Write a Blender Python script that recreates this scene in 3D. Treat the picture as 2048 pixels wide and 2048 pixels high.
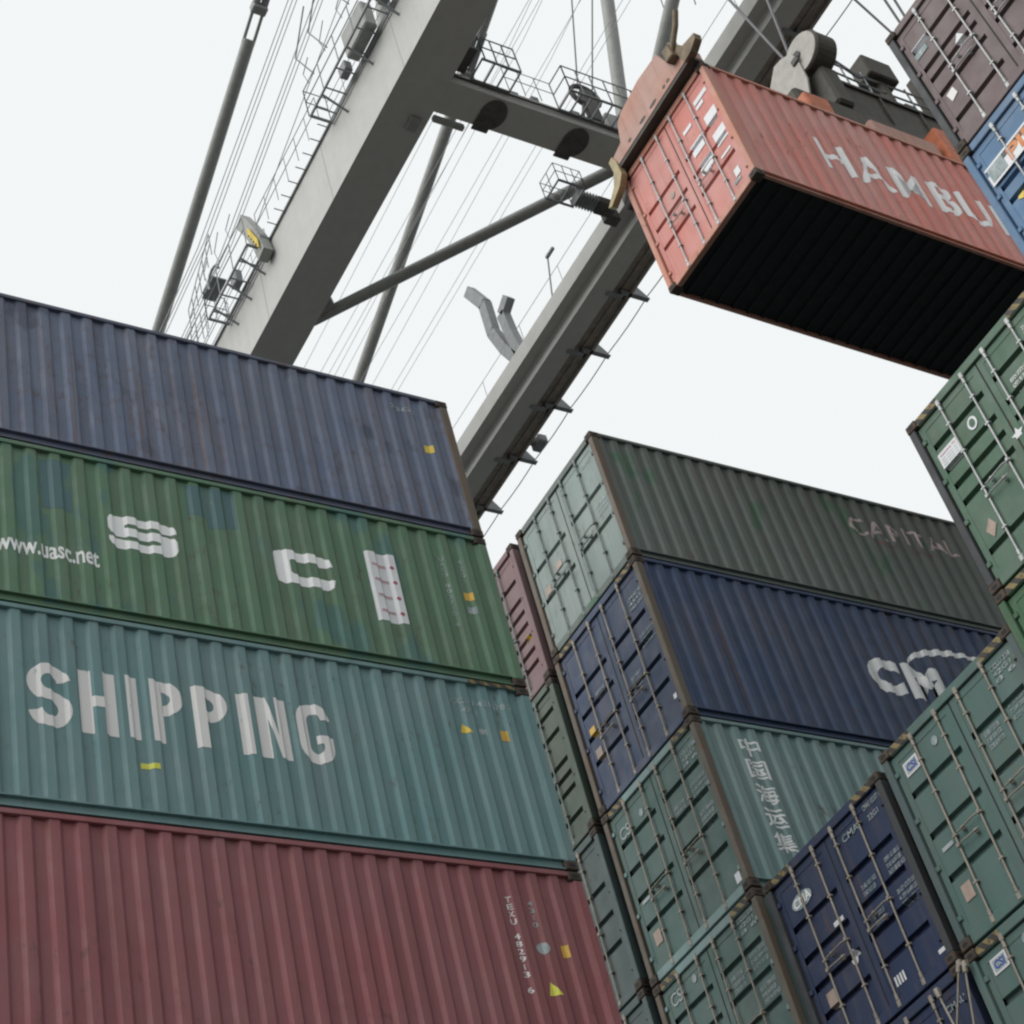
import bpy, bmesh, math, random
from mathutils import Vector, Matrix
random.seed(7)
D = bpy.data
S = bpy.context.scene
COL = S.collection
for o in list(D.objects): D.objects.remove(o)

# ------------------------------------------------------------------ camera, sky, sun, exposure
cam_d = D.cameras.new('camera'); cam = D.objects.new('camera', cam_d); COL.objects.link(cam)
R = ((0.46748015, 0.85710090, -0.21642634), (-0.67562986, 0.18853160, -0.71272725), (-0.57007596, 0.47940994, 0.66721774))
cam.matrix_world = Matrix(((R[0][0], -R[1][0], -R[2][0], 0), (R[0][1], -R[1][1], -R[2][1], 0), (R[0][2], -R[1][2], -R[2][2], 0), (0, 0, 0, 1)))
cam_d.sensor_width = 36; cam_d.lens = 65.58; cam_d.clip_start = 0.1; cam_d.clip_end = 5000
S.camera = cam
W_ = D.worlds.new('World'); S.world = W_; W_.use_nodes = True
wn = W_.node_tree; bg = wn.nodes['Background']
sky = wn.nodes.new('ShaderNodeTexSky'); sky.sky_type = 'NISHITA'; sky.sun_disc = False
SUN_EL, SUN_AZ = math.radians(38), math.radians(182)
sky.sun_elevation = SUN_EL; sky.sun_rotation = SUN_AZ; sky.dust_density = 4; sky.air_density = 1.0
mix = wn.nodes.new('ShaderNodeMix'); mix.data_type = 'RGBA'; mix.inputs[0].default_value = 0.94
mix.inputs[7].default_value = (9.45, 9.75, 9.75, 1)          # the cloud layer: even, slightly cool white
wn.links.new(sky.outputs[0], mix.inputs[6]); wn.links.new(mix.outputs[2], bg.inputs[0]); bg.inputs[1].default_value = 0.1
sd = D.lights.new('sun', 'SUN'); sd.energy = 2.3; sd.angle = math.radians(60); sd.color = (1, .985, .96)
sun = D.objects.new('sun', sd); COL.objects.link(sun)
sun_dir = Vector((math.sin(SUN_AZ) * math.cos(SUN_EL), math.cos(SUN_AZ) * math.cos(SUN_EL), math.sin(SUN_EL)))
sun.rotation_euler = sun_dir.to_track_quat('Z', 'Y').to_euler()
S.view_settings.view_transform = 'Standard'; S.view_settings.look = 'None'; S.view_settings.exposure = 0; S.view_settings.gamma = 1
S.render.engine = 'CYCLES'; S.cycles.filter_width = 2.3; S.cycles.max_bounces = 6

# ------------------------------------------------------------------ helpers
def prop(o, label=None, cat=None, group=None, kind=None):
    if label: o['label'] = label
    if cat: o['category'] = cat
    if group: o['group'] = group
    if kind: o['kind'] = kind
    return o
def thing(name, label, cat, loc=(0, 0, 0), rz=0, group=None):
    o = D.objects.new(name, None); COL.objects.link(o); o.location = loc; o.rotation_euler = (0, 0, rz)
    o.empty_display_size = .3
    return prop(o, label, cat, group)

class MB:
    """collects shapes into ONE mesh"""
    def __init__(s): s.v = []; s.f = []; s.sm = []
    def add(s, vs, fs, smooth=False):
        b = len(s.v); s.v += [tuple(v) for v in vs]; s.f += [tuple(i + b for i in f) for f in fs]; s.sm += [smooth] * len(fs); return s
    def box(s, a, b):
        x0, y0, z0 = [min(p, q) for p, q in zip(a, b)]; x1, y1, z1 = [max(p, q) for p, q in zip(a, b)]
        return s.add([(x0,y0,z0),(x1,y0,z0),(x1,y1,z0),(x0,y1,z0),(x0,y0,z1),(x1,y0,z1),(x1,y1,z1),(x0,y1,z1)],
                     [(0,3,2,1),(4,5,6,7),(0,1,5,4),(1,2,6,5),(2,3,7,6),(3,0,4,7)])
    def bbox(s, a, b, r):
        """box with chamfered long edges (bevel r)"""
        bm = bmesh.new(); bmesh.ops.create_cube(bm, size=1)
        c = [(p + q) / 2 for p, q in zip(a, b)]; d = [abs(p - q) for p, q in zip(a, b)]
        for v in bm.verts: v.co = Vector((c[0] + v.co.x * d[0], c[1] + v.co.y * d[1], c[2] + v.co.z * d[2]))
        bmesh.ops.bevel(bm, geom=bm.edges[:], offset=r, segments=1, affect='EDGES')
        s.add([v.co[:] for v in bm.verts], [[v.index for v in f.verts] for f in bm.faces]); bm.free(); return s
    def tube(s, pts, r, n=8, cap=True, closed=False):
        pts = [Vector(p) for p in pts]; rings = []
        up = None
        for i, p in enumerate(pts):
            a = pts[max(i - 1, 0)]; b = pts[min(i + 1, len(pts) - 1)]
            t = (b - a).normalized()
            if up is None: up = Vector((0, 0, 1)) if abs(t.z) < .9 else Vector((1, 0, 0))
            x = t.cross(up).normalized(); y = x.cross(t).normalized(); up = y
            rings.append([p + (x * math.cos(k * 2 * math.pi / n) + y * math.sin(k * 2 * math.pi / n)) * r for k in range(n)])
        vs = [v for q in rings for v in q]; fs = []
        for i in range(len(pts) - 1):
            for k in range(n):
                k2 = (k + 1) % n; fs.append((i*n+k, i*n+k2, (i+1)*n+k2, (i+1)*n+k))
        s.add(vs, fs, True)
        if cap: s.add(rings[0], [tuple(range(n))[::-1]]); s.add(rings[-1], [tuple(range(n))])
        return s
    def prism(s, poly, axis, a, b):
        """poly: 2-D outline in the two other axes (ordered xyz), extruded from a to b along axis"""
        def P(u, v, w): return {0: (w, u, v), 1: (u, w, v), 2: (u, v, w)}[axis]
        n = len(poly); vs = [P(u, v, a) for u, v in poly] + [P(u, v, b) for u, v in poly]
        fs = [tuple(range(n)), tuple(range(2*n - 1, n - 1, -1))] + [(i, i + n, (i+1) % n + n, (i+1) % n) for i in range(n)]
        return s.add(vs, fs)
    def disc(s, c, axis, r, t, n=28):
        return s.prism([(c[(axis+1) % 3 if axis != 1 else 0] + r*math.cos(k*2*math.pi/n), c[(axis+2) % 3 if axis != 1 else 2] + r*math.sin(k*2*math.pi/n)) for k in range(n)], axis, c[axis]-t/2, c[axis]+t/2)
    def build(s, name, mat, parent=None, label=None, fix=True):
        me = D.meshes.new(name); me.from_pydata(s.v, [], s.f)
        if fix:
            bm = bmesh.new(); bm.from_mesh(me); bmesh.ops.recalc_face_normals(bm, faces=bm.faces[:]); bm.to_mesh(me); bm.free()
        me.polygons.foreach_set('use_smooth', s.sm); me.materials.append(mat); me.update()
        o = D.objects.new(name, me); COL.objects.link(o)
        if parent: o.parent = parent
        if label: o['label'] = label
        return o

# ------------------------------------------------------------------ materials
def nt(name):
    m = D.materials.new(name); m.use_nodes = True; t = m.node_tree; return m, t, t.nodes['Principled BSDF']
def ramp(t, fac, stops):
    r = t.nodes.new('ShaderNodeValToRGB'); el = r.color_ramp.elements
    while len(el) < len(stops): el.new(0.5)
    for e, (p, c) in zip(el, stops): e.position = p; e.color = c if len(c) == 4 else (*c, 1)
    t.links.new(fac, r.inputs[0]); return r.outputs[0]
def mixc(t, fac, a, b, mode='MIX'):
    m = t.nodes.new('ShaderNodeMix'); m.data_type = 'RGBA'; m.blend_type = mode
    for i, v in ((0, fac), (6, a), (7, b)):
        if isinstance(v, (int, float)): m.inputs[i].default_value = v
        elif isinstance(v, tuple): m.inputs[i].default_value = (*v, 1) if len(v) == 3 else v
        else: t.links.new(v, m.inputs[i])
    return m.outputs[2]
def noise(t, scale, detail=4, sc=(1, 1, 1), off=0, rough=.55):
    tc = t.nodes.new('ShaderNodeTexCoord'); mp = t.nodes.new('ShaderNodeMapping'); n = t.nodes.new('ShaderNodeTexNoise')
    mp.inputs['Scale'].default_value = sc; mp.inputs['Location'].default_value = (off, off * .7, off * 1.3)
    t.links.new(tc.outputs['Object'], mp.inputs[0]); t.links.new(mp.outputs[0], n.inputs[0])
    n.inputs['Scale'].default_value = scale; n.inputs['Detail'].default_value = detail; n.inputs['Roughness'].default_value = rough
    return n.outputs['Fac']
G = lambda v: (v, v, v)
SEED = [0]
def paint(name, base, rust=.25, fade=.2, streak=.35, rough=.6, rustc=(.105, .058, .04), patch=None, bump=.3):
    """weathered paint: faded clouds, grime running down the sheet, rust freckles"""
    SEED[0] += 3.7; k = SEED[0]
    m, t, b = nt(name)
    lum = sum(base) / 3
    faded = tuple(c * .55 + lum * .62 for c in base)
    c = mixc(t, ramp(t, noise(t, .9, 5, off=k), [(.35, G(0)), (.7, G(fade * 2))]), base, faded)
    c = mixc(t, ramp(t, noise(t, 2.3, 6, (1.6, 1.6, .12), k + 1), [(.42, G(0)), (.72, G(streak))]), c, tuple(x * .5 + .012 for x in base))
    c = mixc(t, ramp(t, noise(t, 5.0, 5, (2.2, 2.2, .09), k + 5), [(.52, G(0)), (.70, G(min(1, .35 + rust * .6)))]), c, tuple(x * .55 + y * .55 for x, y in zip(base, (.13, .085, .06))))
    # rust: clusters x freckles
    r1 = ramp(t, noise(t, .8, 3, off=k + 2), [(.50 - rust * .14, G(0)), (.66 - rust * .08, G(1))])
    r2 = ramp(t, noise(t, 9, 7, (1, 1, .5), k + 3, .7), [(.575 - rust * .05, G(0)), (.68, G(.75))])
    if rust > .3:
        r3 = ramp(t, noise(t, 1.0, 3, (2, 13, .22), k + 12, .6), [(.60, G(0)), (.70, G(min(.75, rust)))])
        r4 = ramp(t, noise(t, .5, 3, off=k + 13), [(.42, G(.1)), (.60, G(1))])
        c = mixc(t, mixc(t, 1.0, r3, r4, 'MULTIPLY'), c, (.15, .085, .055))
    mm = mixc(t, 1.0, r1, r2, 'MULTIPLY')
    c = mixc(t, mm, c, rustc)
    if patch:
        pr_ = ramp(t, noise(t, 1.3, 4, (1, 1, .6), k + 9), [(.60, G(0)), (.64, G(.8))]); c = mixc(t, pr_, c, patch)
    t.links.new(c, b.inputs['Base Color'])
    ro = ramp(t, noise(t, 4, 5, off=k + 4), [(.3, G(rough - .1)), (.8, G(min(1, rough + .2)))]); t.links.new(ro, b.inputs['Roughness'])
    b.inputs['Specular IOR Level'].default_value = .35
    bp = t.nodes.new('ShaderNodeBump'); bp.inputs['Strength'].default_value = bump; bp.inputs['Distance'].default_value = .02
    t.links.new(noise(t, 3.1, 4, off=k + 6), bp.inputs['Height']); t.links.new(bp.outputs[0], b.inputs['Normal'])
    return m
def plain(name, base, rough=.6, var=.25, metal=0, scale=6):
    SEED[0] += 2.3
    m, t, b = nt(name)
    c = mixc(t, ramp(t, noise(t, scale, 6, off=SEED[0]), [(.3, G(0)), (.75, G(1))]), tuple(x * (1 - var) for x in base), tuple(min(1, x * (1 + var * .6)) for x in base))
    t.links.new(c, b.inputs['Base Color']); b.inputs['Roughness'].default_value = rough; b.inputs['Metallic'].default_value = metal
    return m
def worn_letter(name, base, wear, under):
    """lettering paint worn through to the sheet"""
    SEED[0] += 1.9; m, t, b = nt(name)
    c = mixc(t, ramp(t, noise(t, 7, 7, (1.5, 1.5, .4), SEED[0], .7), [(.62 - wear * .3, G(0)), (.70 - wear * .2, G(.9))]), base, under)
    c = mixc(t, ramp(t, noise(t, 2.0, 4, (2, 2, .3), SEED[0] + 3), [(.45, G(0)), (.8, G(.25))]), c, tuple(x * .7 for x in base))
    t.links.new(c, b.inputs['Base Color']); b.inputs['Roughness'].default_value = .6
    return m
def stripes(name, c1, c2, per=.14):
    m, t, b = nt(name); tc = t.nodes.new('ShaderNodeTexCoord'); w = t.nodes.new('ShaderNodeTexWave')
    w.bands_direction = 'DIAGONAL'; w.inputs['Scale'].default_value = .5 / per; w.inputs['Distortion'].default_value = .6
    t.links.new(tc.outputs['Object'], w.inputs[0])
    c = ramp(t, w.outputs['Fac'], [(.48, c1), (.52, c2)])
    c = mixc(t, ramp(t, noise(t, 14, 5), [(.5, G(0)), (.62, G(.9))]), c, (.07, .05, .035))
    t.links.new(c, b.inputs['Base Color']); b.inputs['Roughness'].default_value = .7
    return m

M = {}
M['slate']  = paint('slate_blue_paint', (.125, .160, .245), rust=1.2, fade=.35, streak=.6, patch=(.075, .085, .12))
M['slate_frame'] = paint('slate_blue_frame_paint', (.10, .12, .18), rust=.9, streak=.5)
M['green']  = paint('leaf_green_paint', (.10, .20, .12), rust=.25, fade=.25, streak=.45, patch=(.075, .165, .15))
M['teal']   = paint('faded_teal_paint', (.13, .25, .26), rust=.10, fade=.3, streak=.45)
M['maroon'] = paint('faded_maroon_paint', (.275, .09, .10), rust=.2, fade=.2, streak=.45)
M['palegrey'] = paint('pale_grey_green_paint', (.225, .285, .27), rust=.25, fade=.3)
M['darkgrey'] = paint('dark_grey_green_paint', (.12, .152, .138), rust=.2, fade=.4, streak=.5, patch=(.066, .142, .09))
M['navy']   = paint('navy_paint', (.045, .074, .145), rust=.5, fade=.3, streak=.5)
M['navydoor'] = paint('navy_door_paint', (.042, .066, .125), rust=.3, fade=.35, streak=.4)
M['deepnavy'] = paint('deep_navy_paint', (.017, .032, .082), rust=.25, fade=.2)
M['tealdoor'] = paint('teal_door_paint', (.078, .15, .134), rust=.15, fade=.35, streak=.35)
M['tealdark'] = paint('dark_teal_paint', (.07, .11, .11), rust=.25, fade=.3)
M['tealside'] = paint('teal_side_paint', (.185, .29, .285), rust=.1, fade=.2)
M['pink']   = paint('dusty_maroon_paint', (.19, .115, .12), rust=.2, fade=.3)
M['sage']   = paint('sage_green_paint', (.075, .11, .085), rust=.3, fade=.3)
M['red']    = paint('salmon_red_paint', (.56, .20, .165), rust=.12, fade=.35, streak=.25)
M['redframe'] = paint('salmon_red_frame_paint', (.52, .22, .15), rust=.35, fade=.3)
M['purple'] = paint('brown_purple_paint', (.15, .11, .112), rust=.25, fade=.3)
M['blue']   = paint('bright_blue_paint', (.08, .175, .31), rust=.12, fade=.3)
M['gdoor']  = paint('green_door_paint', (.075, .15, .10), rust=.12, fade=.3, streak=.3)
M['gdoor2'] = paint('grass_green_door_paint', (.05, .13, .065), rust=.15, fade=.2)
M['rustpost'] = paint('rusty_post_paint', (.12, .10, .075), rust=1.4, fade=.3, streak=.7, rustc=(.15, .075, .04))
M['darkpost'] = paint('dark_post_paint', (.045, .05, .055), rust=.6, fade=.2)
M['casting'] = plain('rusty_casting', (.075, .055, .042), .85, .5)
M['floor']  = plain('black_underbody_coating', (.02, .02, .023), .8, .3)
M['gasket'] = plain('black_rubber', (.015, .016, .016), .8)
M['galv']   = plain('galvanised_steel', (.42, .43, .43), .5, .25, .3)
M['rod']    = plain('dull_zinc_rod', (.30, .27, .23), .6, .3, .2)
M['rodpaint'] = plain('painted_rod', (.17, .20, .19), .6, .3)
M['white']  = worn_letter('white_lettering', (.80, .81, .81), 0, (.2, .26, .26))
M['cream']  = worn_letter('grey_white_lettering', (.70, .69, .68), 0, (.2, .28, .27))
M['worn']   = worn_letter('worn_pink_lettering', (.50, .43, .42), .45, (.10, .11, .10))
M['faint']  = worn_letter('faint_lettering', (.36, .40, .41), .6, (.15, .22, .22))
M['wornred'] = worn_letter('worn_red_lettering', (.28, .06, .06), .7, (.10, .11, .10))
M['label']  = plain('white_sticker', (.66, .67, .69), .5, .08)
M['redink'] = plain('red_ink', (.38, .10, .14), .6, .3)
M['blueink'] = plain('blue_ink', (.03, .07, .28), .6, .1)
M['orangeink'] = plain('orange_ink', (.62, .22, .06), .6, .2)
M['yellow'] = plain('yellow_sticker', (.70, .52, .05), .5, .15)
M['lime']   = plain('lime_yellow_sticker', (.62, .62, .08), .5, .15)
M['amber']  = plain('amber_sticker', (.62, .38, .05), .5, .2)
M['tan']    = plain('tan_placard', (.38, .29, .24), .6, .3)
M['hatch']  = stripes('yellow_black_stripes', (.035, .033, .03), (.22, .17, .07))
M['crane']  = paint('grey_crane_paint', (.435, .435, .415), rust=-.6, fade=.12, streak=.15, rough=.55, bump=.04)
M['cranedark'] = paint('weathered_crane_underside_paint', (.46, .455, .42), rust=-.3, fade=.12, streak=.15, bump=.04)
M['tubegrey'] = plain('grey_tube_paint', (.29, .30, .285), .55, .15)
M['rail']   = plain('handrail_steel', (.22, .23, .24), .6, .2)
M['wire']   = plain('wire_rope', (.16, .16, .165), .6, .2)
M['thinwire'] = plain('thin_cable', (.55, .56, .58), .6, .2)
M['darksteel'] = plain('dark_machinery', (.085, .08, .078), .7, .4)
M['olive']  = plain('greasy_olive_steel', (.055, .050, .040), .7, .35)
M['sprd']   = paint('salmon_spreader_paint', (.43, .22, .165), rust=.6, fade=.5, rustc=(.30, .12, .05))
M['orange'] = plain('orange_spreader_paint', (.48, .14, .06), .6, .3)
M['ochre']  = plain('ochre_guide_paint', (.33, .27, .14), .6, .3)
M['guidetan'] = plain('dirty_tan_guide_paint', (.19, .14, .085), .7, .5)
M['traybrown'] = plain('grimy_brown_steel', (.30, .27, .235), .7, .3)
M['sheave'] = plain('off_white_sheave_paint', (.36, .345, .32), .6, .2)
M['hull']   = paint('ship_hull_paint', (.05, .07, .11), rust=.3)
M['deck']   = paint('ship_deck_paint', (.11, .11, .10), rust=.2)
M['patchgreen'] = worn_letter('overpainted_blue_green', (.065, .14, .15), .2, (.098, .185, .118))
# quay and water
def ground_mat():
    m, t, b = nt('quay_concrete')
    c = mixc(t, ramp(t, noise(t, .15, 8), [(.3, G(0)), (.7, G(1))]), (.055, .054, .052), (.09, .088, .085))
    c = mixc(t, ramp(t, noise(t, 1.5, 6, off=4), [(.5, G(0)), (.7, G(.6))]), c, (.035, .034, .033))
    t.links.new(c, b.inputs['Base Color']); b.inputs['Roughness'].default_value = .9; return m
def water_mat():
    m, t, b = nt('harbour_water'); b.inputs['Base Color'].default_value = (.02, .035, .035, 1); b.inputs['Roughness'].default_value = .12
    bp = t.nodes.new('ShaderNodeBump'); bp.inputs['Strength'].default_value = .5; t.links.new(noise(t, .6, 6), bp.inputs['Height']); t.links.new(bp.outputs[0], b.inputs['Normal']); return m

# ------------------------------------------------------------------ structure: quay and water (camera stands on the quay, 1.7 m up)
q = MB().box((-3.2, -600, -5), (900, 600, -1.7)); o = q.build('quay', ground_mat()); prop(o, kind='structure')
w = MB().box((-2500, -2500, -9), (2500, 2500, -4.2)); o = w.build('water', water_mat()); prop(o, kind='structure')

# ------------------------------------------------------------------ container builder
CW = 2.438; CL = 12.192
PER, DEP = .278, .036                       # side-sheet corrugation
Y0C, Y1C = .13, CL - .13
NPER = int((Y1C - Y0C) / PER)
PER = (Y1C - Y0C) / NPER
def corr_breaks():
    out = []
    for i in range(NPER):
        b = Y0C + i * PER
        for f, d in ((0, 0), (.34, 0), (.49, -DEP), (.85, -DEP)): out.append((b + f * PER, d))
    out.append((Y1C, 0)); return out
CB = corr_breaks()
def corr(y):
    if y <= CB[0][0] or y >= CB[-1][0]: return 0
    for (a, da), (b, db) in zip(CB, CB[1:]):
        if a <= y <= b: return da + (db - da) * (y - a) / (b - a)
SIDE_IN = .020                              # outer flats sit this far inside the rails
RODS = (.55, 1.00, 1.40, 1.86)
CACHE = {}
def cached(key, fn, name, mat, parent, label=None):
    k = (key, mat.name)
    if k not in CACHE:
        o = fn().build(name, mat, parent, label); CACHE[k] = o.data; return o
    o = D.objects.new(name, CACHE[k]); COL.objects.link(o); o.parent = parent
    if label: o['label'] = label
    return o
def side_mesh(H, sgn):
    m = MB(); x = sgn * (CW / 2 - SIDE_IN); z0, z1 = .145, H - .055; t = .004
    vs = []; 
    for y, d in CB: vs += [(x + sgn * d, y, z0), (x + sgn * d, y, z1), (x + sgn * (d - t), y, z0), (x + sgn * (d - t), y, z1)]
    fs = []
    for i in range(len(CB) - 1):
        a = i * 4; b = a + 4
        fs += [(a, b, b + 1, a + 1), (a + 2, a + 3, b + 3, b + 2), (a, a + 2, b + 2, b), (a + 1, b + 1, b + 3, a + 3)]
    return m.add(vs, fs)
def frame_mesh(H):
    m = MB(); h = CW / 2
    for sx in (-1, 1):
        x = sx * h
        # door-end posts (wide face to the side), far-end posts
        # top rail, flush with the outside
        m.bbox((x - sx * .002, .17, H - .065), (x - sx * .062, CL - .17, H - .002), .006)
        # bottom rail: channel opening outwards
        m.box((x - sx * .004, .17, .128), (x - sx * .06, CL - .17, .146))
        m.box((x - sx * .05, .17, .02), (x - sx * .056, CL - .17, .127))
        m.box((x - sx * .008, .17, .006), (x - sx * .06, CL - .17, .019))
    # headers and sills
    m.bbox((-h + .17, .02, H - .125), (h - .17, .14, H - .005), .008)
    m.bbox((-h + .17, .02, .008), (h - .17, .12, .135), .008)
    m.bbox((-h + .17, CL - .12, H - .12), (h - .17, CL - .02, H - .005), .008)
    m.bbox((-h + .17, CL - .12, .008), (h - .17, CL - .02, .14), .008)
    return m
def post_mesh(sx, ye, H):
    x = sx * CW / 2
    return MB().bbox((x, abs(ye - .006), .119), (x - sx * .10, abs(ye - .128), H - .119), .008)
def casting_mesh(sx, y_end, z0, H):
    m = MB(); x = sx * CW / 2; ys = 1 if y_end == 0 else -1
    m.bbox((x + sx * .004, y_end - ys * .004, z0), (x - sx * .162, y_end + ys * .178, z0 + .118), .012)
    return m
def hole_mesh(sx, y_end, z0, face):
    m = MB(); x = sx * CW / 2; ys = 1 if y_end == 0 else -1
    def oval(cu, cv, ru, rv): return [(cu + ru * math.cos(k * math.pi / 8), cv + rv * math.sin(k * math.pi / 8)) for k in range(16)]
    if face == 0: m.prism(oval(y_end + ys * .089, z0 + .06, .045, .026), 0, x + sx * .002, x + sx * .0065)
    else: m.prism(oval(x - sx * .08, z0 + .06, .045, .026), 1, y_end - ys * .002, y_end - ys * .0065)
    return m
def roof_mesh(H):
    m = MB(); h = CW / 2 - .06; z = H - .03; pts = []; y = .17; k = 0; ys = [(.16, 0)]
    n = 43; p = (CL - .34) / n
    for i in range(n):
        b = .17 + i * p; ys += [(b + .2 * p, 0), (b + .35 * p, -.02), (b + .75 * p, -.02), (b + .9 * p, 0)]
    ys.append((CL - .16, 0)); vs = []
    for y, d in ys: vs += [(-h, y, z + d), (h, y, z + d)]
    return m.add(vs, [(2*i, 2*i+1, 2*i+3, 2*i+2) for i in range(len(ys) - 1)])
def floor_mesh():
    m = MB(); h = CW / 2 - .062
    m.box((-h, .13, .075), (h, CL - .13, .165))
    n = 40
    for i in range(n):
        y = .3 + i * (CL - .6) / (n - 1); m.box((-h, y - .022, .03), (h, y + .022, .074))
    return m
def end_mesh(H):
    m = MB(); h = CW / 2 - .10; xs = []; n = 9; p = 2 * h / n
    for i in range(n):
        b = -h + i * p; xs += [(b, 0), (b + .26 * p, 0), (b + .5 * p, -.045), (b + .76 * p, -.045)]
    xs.append((h, 0)); y = CL - .05; vs = []
    for x, d in xs: vs += [(x, y + d, .13), (x, y + d, H - .11)]
    return m.add(vs, [(2*i, 2*i+2, 2*i+3, 2*i+1) for i in range(len(xs) - 1)])
# doors: face profile along z (list of groove heights as fractions)
DY = .055                                   # door skin behind the post face
GW, GD = .080, .066
def door_prof(z, grooves):
    for g in grooves:
        d = abs(z - g)
        if d < GW / 2 - .006: return GD
        if d < GW / 2 + .006: return GD * (1 - (d - (GW / 2 - .006)) / .012)
    return 0
def door_mesh(x0, x1, H, grooves):
    m = MB(); z0, z1 = .15, H - .14; e = .085; y = DY
    m.box((x0, y, z0), (x0 + e, y + .05, z1)); m.box((x1 - e, y, z0), (x1, y + .05, z1))
    m.box((x0 + e, y, z0), (x1 - e, y + .05, z0 + .09)); m.box((x0 + e, y, z1 - .09), (x1 - e, y + .05, z1))
    a, b = x0 + e, x1 - e; yp = y + .006
    zs = [z0 + .09]
    for g in sorted(grooves): zs += [g - GW/2 - .006, g - GW/2 + .006, g + GW/2 - .006, g + GW/2 + .006]
    zs.append(z1 - .09); vs = []
    for z in zs:
        d = door_prof(z + 1e-6, grooves) if len(vs) else 0
        vs += [(a, yp + d, z), (b, yp + d, z)]
    m.add(vs, [(2*i, 2*i+1, 2*i+3, 2*i+2) for i in range(len(zs) - 1)])
    # groove end caps
    for g in grooves:
        for xx in (a, b): m.add([(xx, yp, g - GW/2 - .006), (xx, yp + GD, g - GW/2 + .006), (xx, yp + GD, g + GW/2 - .006), (xx, yp, g + GW/2 + .006)], [(0, 1, 2, 3)])
    return m
def rod_mesh(x, H):
    m = MB(); y = DY - .030
    m.tube([(x, y, .075), (x, y, H - .07)], .0135, 8)
    for z in (.075, H - .12):                                   # cam and keeper ends
        m.bbox((x - .028, y - .016, z - .04), (x + .028, y + .022, z + .05), .008)
        m.tube([(x, y, z + (.05 if z < 1 else -.05)), (x, y, z + (.12 if z < 1 else -.12))], .022, 8)
    for z in (.55, 1.15, 1.75, 2.2):
        if z < H - .25: m.bbox((x - .034, y - .018, z - .014), (x + .034, y + .03, z + .014), .004)
    return m
def handle_mesh(x, dx, z):
    m = MB(); y = DY - .055
    m.tube([(x, y + .02, z), (x + dx * .08, y - .01, z - .005), (x + dx * .38, y - .012, z - .02)], .0095, 6)
    m.bbox((x - .02, y - .01, z - .025), (x + .02, y + .03, z + .025), .005)
    m.bbox((x + dx * .30 - .018, y + .0, z - .045), (x + dx * .30 + .018, y + .045, z + .02), .005)
    return m
def hinge_mesh(sx, H, k):
    m = MB(); x = sx * (CW / 2 - .115)
    if 1:
        z = .36 + k * (H - .72) / 3
        m.bbox((x - .05, .030, z - .035), (x + .045, .062, z + .035), .008)
    return m
# --- flat markings wrapped onto the sheets
def flat_text(body, size=1, offset=0, spacing=1):
    cu = D.curves.new('tmp', 'FONT'); cu.body = body; cu.size = size; cu.offset = offset; cu.space_character = spacing; cu.resolution_u = 4
    o = D.objects.new('tmp', cu); COL.objects.link(o); dg = bpy.context.evaluated_depsgraph_get()
    me = D.meshes.new_from_object(o.evaluated_get(dg)); bm = bmesh.new(); bm.from_mesh(me)
    D.objects.remove(o); D.curves.remove(cu); D.meshes.remove(me)
    bmesh.ops.remove_doubles(bm, verts=bm.verts[:], dist=1e-5)
    return bm
def poly_bm(polys):
    bm = bmesh.new()
    for p in polys: bm.faces.new([bm.verts.new((x, y, 0)) for x, y in p])
    return bm
def fit(bm, u0, u1, v0, v1):
    xs = [v.co.x for v in bm.verts]; ys = [v.co.y for v in bm.verts]
    a, b, c, d = min(xs), max(xs), min(ys), max(ys)
    for v in bm.verts: v.co = Vector((u0 + (v.co.x - a) / max(b - a, 1e-6) * (u1 - u0), v0 + (v.co.y - c) / max(d - c, 1e-6) * (v1 - v0), 0))
    return bm
def mark_side(bm, name, mat, parent, eps=.0035, label=None):
    """u along +y, v up, on the +x side sheet: cut at every fold of the sheet and laid on it"""
    bm.normal_update(); bmesh.ops.triangulate(bm, faces=[f for f in bm.faces if len(f.verts) > 4], ngon_method='EAR_CLIP')
    us = [v.co.x for v in bm.verts]; a, b = min(us), max(us)
    for y, d in CB:
        if a < y < b: bmesh.ops.bisect_plane(bm, geom=bm.verts[:] + bm.edges[:] + bm.faces[:], dist=1e-6, plane_co=(y, 0, 0), plane_no=(1, 0, 0))
    for v in bm.verts:
        u, w = v.co.x, v.co.y; v.co = Vector((CW / 2 - SIDE_IN + corr(u) + eps, u, w))
    return finish(bm, name, mat, parent, (1, 0, 0), label)
def mark_door(bm, name, mat, parent, grooves, eps=.0035, label=None):
    """u from the left post, v up, on the door skin"""
    vs_ = [v.co.y for v in bm.verts]; a, b = min(vs_), max(vs_)
    for g in grooves:
        for z in (g - GW/2 - .006, g - GW/2 + .006, g + GW/2 - .006, g + GW/2 + .006):
            if a < z < b: bmesh.ops.bisect_plane(bm, geom=bm.verts[:] + bm.edges[:] + bm.faces[:], dist=1e-6, plane_co=(0, z, 0), plane_no=(0, 1, 0))
    for v in bm.verts:
        u, w = v.co.x, v.co.y; v.co = Vector((u - CW / 2, DY + .006 + door_prof(w, grooves) - eps - .006, w))
    return finish(bm, name, mat, parent, (0, -1, 0), label)
def finish(bm, name, mat, parent, n, label):
    bm.normal_update(); n = Vector(n)
    for f in bm.faces:
        if f.normal.dot(n) < 0: f.normal_flip()
    me = D.meshes.new(name); bm.to_mesh(me); bm.free(); me.materials.append(mat)
    o = D.objects.new(name, me); COL.objects.link(o); o.parent = parent
    if label: o['label'] = label
    return o
def rect(u0, u1, v0, v1): return [(u0, v0), (u1, v0), (u1, v1), (u0, v1)]
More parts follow.
